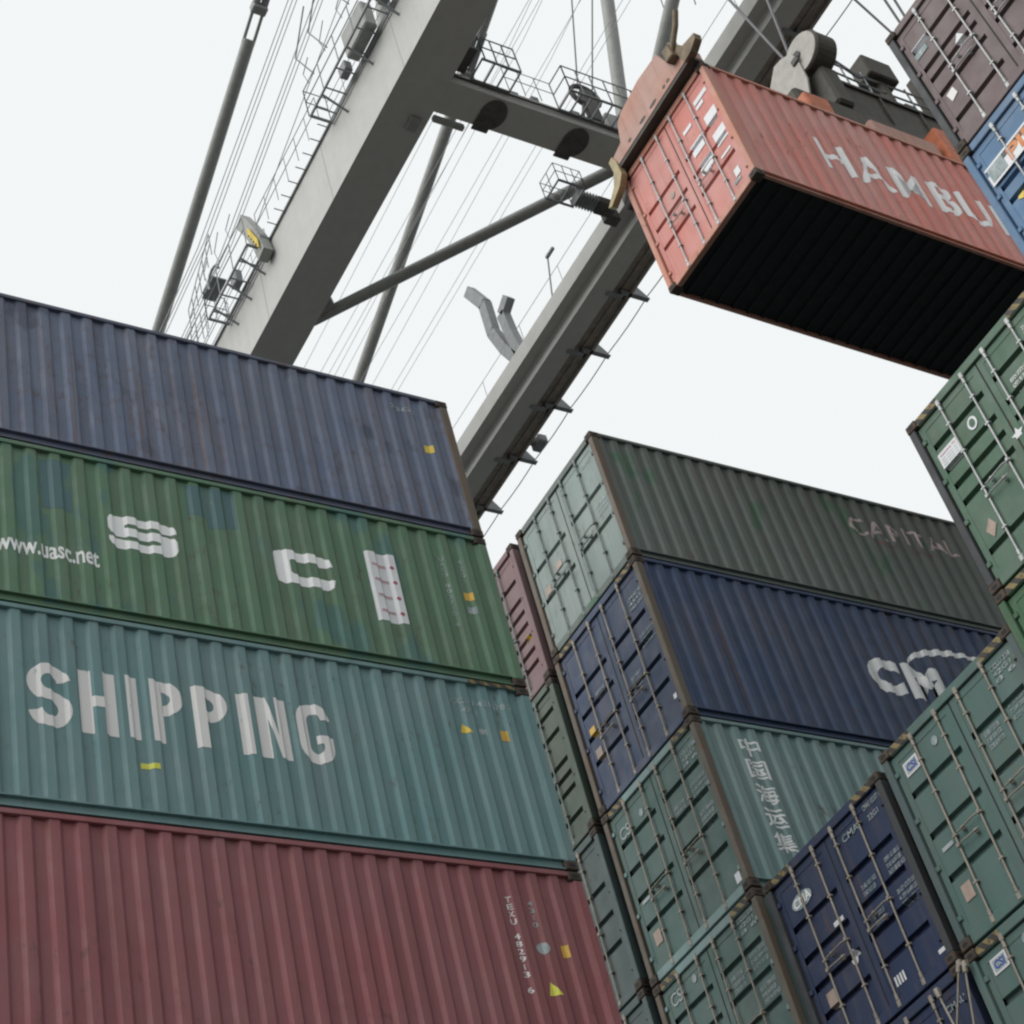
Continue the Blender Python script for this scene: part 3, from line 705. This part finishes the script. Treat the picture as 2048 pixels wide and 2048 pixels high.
# corner guides
g = SB(); g.prism([(-12.90, RT + .37), (-12.84, RT + .18), (-12.83, RT - .16), (-12.97, RT - .33), (-13.30, RT - .47), (-13.38, RT - .42), (-13.10, RT - .20), (-12.98, RT + .05), (-13.0, RT + .34)], 1, 15.14, 15.26); g.build('corner_guide', M['ochre'], sp)
g = SB(); g.prism([(-10.85, RT + .78), (-10.62, RT + .34), (-10.32, RT + .26), (-10.34, RT + .14), (-10.52, RT + .04), (-10.72, RT + .02), (-10.80, RT + .4), (-10.92, RT + .66)], 1, 15.12, 15.26); g.build('corner_guide', M['guidetan'], sp)
SB().bbox((-10.98, 15.02, RT + .30), (-10.80, 15.30, RT + .62), .02).tube([(-10.85, 15.1, RT + .45), (-10.55, 15.1, RT + .80), (-10.42, 15.1, RT + 1.05)], .05, 8).build('guide_motor', M['guidetan'], sp)
SB().bbox((-13.25, 15.35, RT - .55), (-12.98, 15.75, RT + .10), .03).build('guide_arm', M['darksteel'], sp)
for xg in (-13.1, -10.4): SB().prism([(xg - .1, RT + .3), (xg + .1, RT + .3), (xg + .05, RT - .45), (xg - .05, RT - .45)], 1, 27.3, 27.5).build('corner_guide', M['ochre'], sp)
# headblock
SB().bbox((-11.9, 19.55, RT + 1.6), (-11.35, 25.2, RT + 3.08), .06).box((-12.1, 19.6, RT + 1.3), (-11.3, 20.4, RT + 1.61)).box((-12.1, 23.6, RT + 1.3), (-11.3, 24.4, RT + 1.61)).build('headblock', M['olive'], sp)
for yc, sg in ((18.9, 1), (25.9, -1)):
    def cyl(cx, cz, rr, ya, yb, n=28):
        m_ = SB(); m_.prism([(cx + rr * math.cos(k * 2 * math.pi / n), cz + rr * math.sin(k * 2 * math.pi / n)) for k in range(n)], 1, ya, yb); return m_
    SB().prism([(-11.46, 27.36), (-11.66, 27.40), (-11.96, 27.1), (-12.05, 26.0), (-11.30, 26.0), (-11.18, 26.35), (-11.16, 26.95), (-11.22, 27.2)], 1, yc - sg * .06, yc - sg * .02).build('sheave_bracket', M['sheave'], sp)
    cyl(-11.08, 27.02, .41, yc - sg * .018, yc + sg * .03).build('sheave_cover', M['sheave'], sp)
    cyl(-11.07, 27.02, .44, yc + sg * .032, yc + sg * .46).build('sheave', M['olive'], sp)
    cyl(-11.16, 27.05, .09, yc - sg * .05, yc - sg * .0185, 12).bbox((-11.30, yc - sg * .10, 26.86), (-11.12, yc - sg * .061, 27.0), .01).build('sheave_hub', M['darksteel'], sp)
    SB().bbox((-11.7, yc + sg * .15, 25.5), (-10.95, yc + sg * .55, 26.6), .05).build('sheave_block', M['olive'], sp)
SB().bbox((-11.7, 21.15, RT + 3.9), (-11.3, 21.9, RT + 4.5), .03).box((-11.55, 21.45, RT + 3.25), (-11.42, 21.62, RT + 3.9)).build('cable_basket', M['olive'], sp)
SB().box((-11.6, 22.6, RT + 3.25), (-11.45, 22.8, RT + 4.6)).build('hose_post', M['olive'], sp); SB().box((-11.6, 23.3, RT + 3.25), (-11.45, 23.4, RT + 4.3)).build('hose_post', M['olive'], sp)
hr = SB()
for z_h in (RT + 3.6, RT + 3.95): hr.tube([(-11.45, 19.9, z_h), (-11.45, 21.2, z_h - .1), (-11.45, 23.6, z_h)], .022, 5)
for k in range(7): hr.tube([(-11.45, 19.95 + k * .55, RT + 3.2), (-11.45, 19.95 + k * .55, RT + 4.0)], .018, 5)
hr.tube([(-11.45, 19.7, RT + 4.1), (-11.45, 20.3, RT + 4.15), (-11.45, 20.9, RT + 3.75), (-11.45, 21.3, RT + 4.0)], .035, 6)
hr.build('handrail', M['rail'], sp)
for k in range(5):
    SB().bbox((-11.75, 20.1 + k * .9, RT + 3.1), (-11.45, 20.35 + k * .9, RT + 3.1 + .18 + .08 * (k % 3)), .02).build('fitting', M['darksteel'], sp)
SB().tube([(-11.3, 19.5, RT + 1.9), (-11.25, 20.6, RT + 1.55), (-11.25, 22.0, RT + 1.8), (-11.25, 23.6, RT + 1.5), (-11.3, 25.0, RT + 1.9)], .035, 6).build('hose', M['gasket'], sp)
SB().box((-11.348, 19.6, RT + 2.9), (-11.30, 25.1, RT + 2.98)).box((-11.348, 19.6, RT + 1.75), (-11.30, 25.1, RT + 1.83)).build('stiffener', M['olive'], sp)
for k in range(6): SB().box((-11.348, 19.9 + k, RT + 1.84), (-11.31, 19.95 + k, RT + 2.89)).build('stiffener', M['olive'], sp)
hz = SB()
for k in range(14): hz.tube([(-11.55 - .02 * (k % 3), 22.7 + k * .09, RT + 3.24), (-11.5, 22.75 + k * .1 + .06 * math.sin(k), RT + 4.0 + .15 * math.sin(k * 1.7))], .02, 5)
hz.build('hose_set', M['darksteel'], sp)
for xx, y_, xt, yt in ((-11.6, 19.3, -10.6, 19.6), (-11.6, 23.9, -11.4, 23.4), (-11.3, 23.4, -11.5, 24.3), (-11.6, 25.5, -12.9, 23.6), (-11.6, 19.35, -13.2, 19.2)):
    SB().tube([(xx, y_, RT + 3.2), (xt, yt, 38.4)], .028, 6).build('hoist_rope', M['wire'], sp)

# ================================================================== ship-to-shore crane (one thing)
cr = thing('gantry_crane', 'grey ship to shore gantry crane with twin box girder boom, tubular braces and catwalks', 'crane', (0, 21, -1.7))
co = Vector(cr.location)
class KB(MB):
    def build(s, name, mat, parent=None, label=None):
        s.v = [(x - co.x, y - co.y, z_ - co.z) for x, y, z_ in s.v]; return super().build(name, mat, parent, label)
XE, XW = -62.0, 34.0
# left girder (box with thin seams) and right girder with rail and cable shelf
g = KB(); g.box((XE, 16.76, 37.0), (XW, 17.98, 39.25)); lg = g.build('boom_girder', M['crane'], cr)
for i in range(24): KB().box((XE + 3 + i * 4.0, 16.75, 37.05), (XE + 3.03 + i * 4.0, 16.757, 39.2)).build('seam_rib', M['crane'], lg)
KB().box((XE, 16.70, 39.252), (XW, 18.05, 39.31)).build('top_flange', M['rail'], lg)
g = KB(); g.box((XE, 23.98, 37.0), (XW, 24.95, 37.55)); g.box((XE, 24.32, 36.62), (XW, 24.91, 36.998)); g.box((XE, 24.45, 37.551), (XW, 25.05, 37.95)); rg = g.build('boom_girder', M['crane'], cr)
KB().box((XE, 24.951, 36.93), (XW, 25.62, 37.0)).box((XE, 25.05, 36.86), (XW, 25.10, 36.929)).box((XE, 25.56, 36.82), (XW, 25.64, 36.929)).box((XE, 25.30, 36.88), (XW, 25.34, 36.929)).build('cable_tray', M['traybrown'], rg)
KB().box((XE, 24.911, 36.72), (XW, 24.95, 36.80)).build('conduit', M['crane'], rg)
KB().box((XE, 18.0, 38.95), (XW, 18.3, 39.1)).build('trolley_rail_shelf', M['crane'], lg)
xb = -12.5; i = 0
while xb > -60:
    b = KB(); b.prism([(25.25, 36.90), (26.16, 36.88), (26.16, 36.97), (25.72, 37.5), (25.25, 37.62)], 0, xb - .04, xb + .04)
    b.box((xb - .06, 24.75, 36.56), (xb + .06, 25.3, 36.60)); b.box((xb - .06, 25.25, 36.56), (xb + .06, 25.30, 36.9)); b.box((xb - .07, 25.25, 36.82), (xb + .07, 26.2, 36.87))
    b.build('festoon_bracket', M['rail'], cr); xb -= 2.12; i += 1
KB().bbox((-29.1, 25.85, 36.85), (-28.6, 26.15, 37.15), .04).bbox((-29.0, 25.4, 36.95), (-28.8, 25.9, 37.3), .03).build('festoon_trolley', M['rail'], cr)
KB().tube([(x, 26.22, 37.02 - .05 * abs(math.sin((x + 12.5) / 2.12 * math.pi))) for x in [(-12.5 - k * .53) for k in range(90)]], .016, 5).build('festoon_cable', M['wire'], cr)
# crossbeam between the girders
KB().box((-19.85, 17.981, 37.02), (-18.95, 23.949, 37.5)).build('cross_beam', M['crane'], cr)
for y_ in (19.0, 21.35):
    KB().prism([(-19.42 + .42 * math.cos(k * math.pi / 10), y_ + .4 + .34 * math.sin(k * math.pi / 10)) for k in range(20)], 2, 36.98, 37.019).bbox((-19.96, y_ + .05, 36.97), (-19.5, y_ + .5, 37.018), .02).build('buffer', M['darksteel'], cr)
KB().prism([(17.99, 37.51), (18.45, 37.51), (17.99, 38.5)], 0, -18.9, -18.2).build('gusset', M['darksteel'], cr)
KB().bbox((-20.5, 17.5, 36.9), (-20.1, 17.8, 36.998), .02).bbox((-20.1, 18.05, 36.95), (-19.95, 18.9, 37.1), .02).build('limit_switch', M['tubegrey'], cr)
def rails(m, pts, h=1.1, r=.022, step=1.0, mid=True):
    r *= .7; step *= .75
    """posts and two handrails along a path"""
    for a, b in zip(pts, pts[1:]):
        a, b = Vector(a), Vector(b); n = max(1, round((b - a).length / step))
        for k in range(n + 1): p = a.lerp(b, k / n); m.tube([p, p + Vector((0, 0, h))], r, 5)
        for f in ((1, .55) if mid else (1,)): m.tube([a + Vector((0, 0, h * f)), b + Vector((0, 0, h * f))], r * .9, 5)
def grate(m, x0, x1, y0, y1, z):
    m.box((x0, y0, z), (x0 + .05, y1, z + .05)); m.box((x1 - .05, y0, z), (x1, y1, z + .05)); n = int((y1 - y0) / .3)
    for i in range(n + 1): y = y0 + i * (y1 - y0 - .03) / n; m.box((x0 + .051, y, z), (x1 - .051, y + .03, z + .05))
# platform on the crossbeam, sheave frame, cabinets
m = KB(); grate(m, -18.94, -18.3, 18.6, 19.7, 37.38); rails(m, [(-18.32, 18.7, 37.42), (-18.32, 19.7, 37.42)], 1.0, .03, .5); rails(m, [(-18.9, 18.7, 37.42), (-18.32, 18.7, 37.42)], 1.0, .03); m.build('platform', M['rail'], cr)
m = KB(); grate(m, -18.94, -18.3, 21.1, 23.6, 37.38); rails(m, [(-18.32, 21.1, 37.42), (-18.32, 23.6, 37.42)], 1.05, .028, .6); rails(m, [(-18.9, 21.1, 37.42), (-18.32, 21.1, 37.42)], 1.05, .028); m.build('platform', M['rail'], cr)
m = KB(); rails(m, [(-18.9, 19.7, 37.5), (-18.9, 21.1, 37.5)], 1.0, .018, .7); m.build('handrail', M['rail'], cr)
m = KB(); m.tube([(-19.0 + .0, 22.3 + .42 * math.cos(k * math.pi / 10), 38.7 + .42 * math.sin(k * math.pi / 10)) for k in range(21)], .07, 6); m.bbox((-19.1, 22.15, 37.5), (-18.88, 22.5, 38.9), .03); m.tube([(-19, 21.9, 37.5), (-19, 22.2, 38.5)], .05, 6); m.build('rope_sheave', M['darksteel'], cr)
KB().bbox((-19.6, 22.75, 37.5), (-18.98, 23.3, 38.25), .03).build('cabinet', M['tubegrey'], cr)
KB().bbox((-19.5, 21.7, 37.5), (-19.1, 22.0, 38.0), .03).build('cabinet', M['tubegrey'], cr)
for yy_, (dx, dy) in ((22.1, (3.2, .1)), (22.55, (2.6, 1.1))): KB().tube([(-18.9, yy_, 39.0), (-18.9 + dx, yy_ + dy, 48)], .022, 5).build('wire_rope', M['wire'], cr)
# hanging maintenance cages under the crossbeam
m = KB(); grate(m, -20.8, -20.15, 21.5, 22.3, 36.3); rails(m, [(-20.15, 21.5, 36.3), (-20.15, 22.3, 36.3), (-20.8, 22.3, 36.3), (-20.8, 21.5, 36.3), (-20.15, 21.5, 36.3)], .7, .018, .4); m.build('hanging_cage', M['rail'], cr)
m = KB(); m.bbox((-20.9, 23.0, 36.5), (-20.5, 23.55, 36.8), .03); m.bbox((-21.15, 23.5, 36.6), (-20.85, 23.9, 37.0), .03); m.box((-21.0, 23.3, 36.78), (-20.9, 23.4, 37.3)); m.build('end_stop', M['darksteel'], cr)
m = KB()
for k in range(7): m.box((-20.85, 22.35 + k * .09, 36.45), (-20.45, 22.38 + k * .09, 36.7))
m.build('ladder_steps', M['rail'], cr)
# braces, stays, struts (tubes)
def tub(name, a, b, r, mat='tubegrey', n=18): return KB().tube([a, b], r, n).build(name, M[mat], cr)
tub('diagonal_brace', (-26.9, 18.0, 37.3), (-19.9, 23.35, 37.3), .16)
KB().prism([(-26.9, 17.99), (-25.9, 17.99), (-26.2, 18.3)], 2, 37.2, 37.4).build('gusset', M['tubegrey'], cr)
def stay(y, a, b, slope0):
    d = Vector((b[0] - a[0], 0, b[1] - a[1])).normalized(); A = Vector((a[0], y, a[1])); 
    lo = A - d * ((A.z - 39.3) / d.z); hi = A + d * ((64 - A.z) / d.z)
    return lo, hi, d
for y_, a, b in ((17.4, (-34.49, 45.34), (-26.39, 48.98)), (24.6, (-34.83, 45.75), (-26.69, 49.26))):
    lo, hi, d = stay(y_, a, b, 0)
    link = lo + d * ((-25.6 - lo.x) / d.x)                       # pinned link plates near the middle
    tub('forestay', lo, link - d * .45, .20); tub('forestay', link + d * 1.75, hi, .20)
    m = KB()
    for s_ in (-.16, .16): m.tube([link - d * .6 + Vector((0, s_, 0)), link + d * .62 + Vector((0, s_, 0))], .055, 6)
    m.bbox(tuple(link + d * .5 - Vector((.15, .24, .15))), tuple(link + d * .5 + Vector((.15, .24, .15))), .03); m.build('link_plate', M['tubegrey'], cr)
    m = KB(); 
    for s_ in (-.13, .13): m.tube([link + d * .45 + Vector((0, s_, 0)), link + d * 1.9 + Vector((0, s_, 0))], .12, 8)
    m.build('link_plate', M['rail'], cr)
for y_, s in ((24.6, 1), (17.4, 0)):
    tub('boom_strut', (-20.35 - .35 * s, y_, 39.25 - 1.2 * s), (-17.6, y_, 48.6), .19)
    tub('boom_strut', (-20.1 - .5 * s, y_, 39.25 - 1.2 * s * .75), (-11.2, y_, 46.1), .19)
# bent latch arms on top of the girders
def arm(pts, y, w, t, mat):
    m = KB()
    for a, b in zip(pts, pts[1:]):
        a, b = Vector((a[0], y, a[1])), Vector((b[0], y, b[1])); d = (b - a).normalized(); n = Vector((-d.z, 0, d.x))
        q_ = [a - n * w, b - n * w, b + n * w, a + n * w]
        m.prism([(p.x, p.z) for p in q_], 1, y - t, y + t)
    return m
arm([(-26.5, 37.3), (-27.0, 38.45), (-27.3, 39.5), (-27.28, 40.75), (-27.78, 41.9)], 24.25, .17, .13, 0).build('latch_arm', M['rail'], cr)
arm([(-26.4, 37.4), (-26.6, 38.7), (-26.66, 39.6), (-26.2, 39.85)], 24.25, .16, .13, 0).build('latch_arm', M['rail'], cr)
arm([(-26.2, 38.6), (-26.35, 39.4), (-26.65, 40.2), (-27.0, 41.0)], 16.55, .20, .14, 0).build('latch_arm', M['tubegrey'], cr)
m = KB(); rails(m, [(-26.15, 16.35, 38.8), (-26.5, 16.35, 39.7)], .3, .05, .3); m.build('latch_guard', M['yellow'], cr)
# catwalk platforms on the outside of the left girder
def cagewalk(x0, x1, y0, y1, z, n):
    m = KB(); m.box((x0, y0, z), (x1, y0 + .05, z + .06)); m.box((x0, y1 - .04, z), (x1, y1, z + .06)); m.box((x0, y0 + .05, z), (x0 + .06, y1 - .04, z + .06)); m.box((x1 - .06, y0 + .05, z), (x1, y1 - .04, z + .06))
    for i in range(int((x1 - x0) / .6)): m.box((x0 + .3 + i * .6, y0 + .05, z + .01), (x0 + .33 + i * .6, y1 - .04, z + .05))
    rails(m, [(x0, y1, z + .05), (x0, y0, z + .05), (x1, y0, z + .05)], 1.1, .024, 1.2)
    rails(m, [(x0, y1, z + .05), (x1, y1, z + .05)], .9, .014, 1.2)
    for i in range(n): x = x0 + (i + .5) * (x1 - x0) / n; m.tube([(x, y0, z - .02), (x, y1 + .05, z - .45)], .035, 5)
    return m
cagewalk(-22.2, -13.5, 16.1, 16.72, 39.1, 6).build('catwalk', M['rail'], cr)
cagewalk(-29.0, -26.3, 16.1, 16.72, 39.0, 3).build('catwalk', M['rail'], cr)
m = KB(); rails(m, [(-26.2, 16.45, 39.3), (-22.3, 16.45, 39.3)], 1.0, .018, .9)
m2 = KB(); rails(m2, [(-33, 16.45, 39.3), (-29.1, 16.45, 39.3)], 1.0, .018, .9); m2.build('walkway_rail', M['rail'], cr)
for k in range(9): m.tube([(-26.1 + k * .46, 16.75, 39.28), (-26.1 + k * .46, 16.44, 39.28)], .018, 4)
m.build('walkway_rail', M['rail'], cr)
m = KB(); rails(m, [(-40, 16.9, 39.31), (-29.2, 16.9, 39.31)], 1.0, .018, 2.2); rails(m, [(-26.1, 16.9, 39.31), (-22.4, 16.9, 39.31)], .35, .016, 1.9, False); rails(m, [(-13.4, 16.9, 39.31), (30, 16.9, 39.31)], 1.0, .02, 2.2); m.build('handrail', M['rail'], cr)
for x0 in (-20.4, -17.6): KB().bbox((x0, 16.3, 39.2), (x0 + 1.1, 16.65, 40.2), .04).build('cabinet', M['tubegrey'], cr)
for x0 in (-21.6, -20.8, -19.5, -18.9, -18.4, -17.2, -16.2): KB().tube([(x0, 16.12, 40.2), (x0 - .3, 15.9, 41.2), (x0 + .6, 15.9, 42.3)], .022, 5).build('lamp_bracket', M['rail'], cr)
m = KB()
m.box((-29.3, 16.2, 40.3), (-28.5, 16.6, 40.36)); rails(m, [(-29.8, 16.0, 39.4), (-28.0, 16.0, 40.6)], .9, .022, .5); rails(m, [(-30.6, 16.2, 38.9), (-29.2, 16.2, 38.9)], 1.1, .022, .5)
m.tube([(-28.3 + .35 * math.cos(a_ / 6 * math.pi), 16.1, 40.0 + .35 * math.sin(a_ / 6 * math.pi)) for a_ in range(8)], .04, 6); m.build('rope_guard', M['rail'], cr)
m = KB(); rails(m, [(-40, 24.55, 37.96), (-13, 24.55, 37.96)], 1.1, .014, 3.0, False); m.build('handrail', M['rail'], cr)
KB().bbox((-24.4, 24.35, 39.45), (-24.0, 24.45, 39.55), .02).tube([(-24.9, 24.5, 37.95), (-24.3, 24.4, 39.6)], .025, 5).build('lamp_bracket', M['rail'], cr)
for k, x0 in enumerate((-21.9, -20.9, -19.9, -18.9, -17.9, -16.9, -15.9, -14.9, -28.7, -27.9, -27.1)):
    KB().tube([(x0, 16.12, 40.2), (x0 - .12, 16.10, 40.75), (x0 + .25, 16.10, 41.0 + .2 * (k % 2))], .014, 4).build('cable_hanger', M['rail'], cr)
for k, x0 in enumerate((-21.0, -18.8, -15.6, -28.0)): KB().bbox((x0, 16.4, 39.25), (x0 + .35, 16.62, 39.6 + .15 * (k % 2)), .02).build('junction_box', M['rail'], cr)
for k, y_ in enumerate((19.1, 19.9, 20.5, 21.3, 22.0)): KB().bbox((-19.3, y_, 37.501), (-19.05, y_ + .22, 37.7 + .1 * (k % 3)), .02).build('junction_box', M['rail'], cr)
KB().tube([(-18.92, 18.1, 37.3), (-18.90, 20, 37.26), (-18.90, 22, 37.3), (-18.92, 23.9, 37.26)], .03, 5).build('cable_run', M['darksteel'], cr)
# hoist and trolley ropes
for k in range(7):
    y_ = 15.6 + .22 * k; z_r = 40.5 + .35 * (k % 3)
    KB().tube([(-60, y_, z_r - 2), (-28, y_, z_r + .2), (16, y_, z_r + 13.0)], .014, 4).build('hoist_rope', M['thinwire'], cr)
for k in range(12):
    y_ = 19.0 + .38 * k; z_r = 39.2 + .5 * (k % 3)
    KB().tube([(-60, y_, z_r), (-20, y_, z_r + (.6 if k % 2 else 2.5)), (20, y_, z_r + (1 if k % 2 else 9))], .009, 4).build('hoist_rope', M['thinwire'], cr)
m = KB(); m.tube([(-16.6, 24.6, 48), (-18.8, 26.3, 41.0), (-19.6, 26.0, 38)], .02, 4); m.tube([(-14.8, 23.8, 39), (-12.5, 23.2, 44)], .02, 4); m.tube([(-15.8, 23.8, 39), (-14.0, 22.9, 46)], .02, 4); m.build('wire_rope', M['wire'], cr)
# trolley above the hoisted box
m = KB(); m.box((-14.5, 18.1, 39.3), (-9.5, 18.6, 39.9)); m.box((-14.5, 23.2, 39.3), (-9.5, 23.7, 39.9)); m.box((-14.5, 18.6, 39.3), (-13.9, 23.2, 39.8)); m.box((-10.1, 18.6, 39.3), (-9.5, 23.2, 39.8)); m.bbox((-13, 19, 39.9), (-11, 23, 41.2), .1); m.build('trolley', M['crane'], cr)
# portal legs, sill beams and apex standing on the quay behind the camera's view
for x_ in (2.0, 30.0):
    for y_ in (12.0, 29.8):
        KB().box((x_ - .7, y_ - .6, -1.0), (x_ + .7, y_ + .6, 39.0)).build('leg', M['crane'], cr)
    KB().box((x_ - .6, 12.6, 35.4), (x_ + .6, 29.2, 36.9)).build('portal_beam', M['crane'], cr)
    KB().box((x_ - .6, 10.0, -1.65), (x_ + .6, 32.0, -1.0)).build('sill_beam', M['crane'], cr)
for y_ in (17.4, 24.6):
    tub('apex_mast', (2, y_, 39.3), (6, y_, 66), .45); tub('apex_mast', (30, y_, 39.3), (6.2, y_, 66), .3)
KB().box((5.4, 17.0, 65.4), (6.6, 25.0, 66.4)).build('apex_beam', M['crane'], cr)

# ================================================================== ship that carries the stacks
sh = thing('container_ship', 'dark blue hull and deck of the container ship under the stacks', 'ship', (-20, 10, -4.2))
def shp(m, name, mat): 
    m.v = [(x + 20, y - 10, z_ + 4.2) for x, y, z_ in m.v]; return m.build(name, M[mat], sh)
shp(MB().bbox((-42, -120, -8), (-4.3, 110, -.8), .3), 'hull', 'hull')
shp(MB().box((-41, -119, -.799), (-4.6, 109, -.75)), 'deck', 'deck')
shp(MB().bbox((-30, YA0 - .3, -.749), (-14.1, YA0 + CL + .3, ZDA - .01), .1), 'hatch_cover', 'deck')
shp(MB().bbox((-30, YB - .2, -.749), (-4.8, YB + CL + .3, ZDB - .005), .1), 'hatch_cover', 'deck')

# ================================================================== lashing gear at the lower right
def lash(a, b, label, hook=True):
    t = thing('lashing_rod', label, 'lashing rod', a, 0, 'lashing rods hooked into the corner castings')
    a, b = Vector(a), Vector(b); d = b - a; dn = d.normalized()
    MB().tube([(0, 0, 0), d], .013, 8).build('rod', M['rod'], t)
    MB().tube([dn * -.02, dn * .10], .03, 8).bbox((-.03, -.02, -.05), (.03, .04, .03), .008).build('hook', M['rod'], t)
    MB().tube([d, d + dn * .5], .030, 8).build('turnbuckle', M['casting'], t)
lash((-12.42, 14.60, 8.86), (-13.60, 14.40, 6.75), 'pale rusty lashing rod slanting down to the left from the casting below the navy doors')
lash((-12.34, 14.58, 8.80), (-12.80, 14.36, 6.75), 'pale lashing rod hanging almost straight down below the navy doors')
lash((-12.86, 14.59, 8.78), (-12.45, 14.34, 6.75), 'short hooked lashing rod left of the other two, near the lower edge')
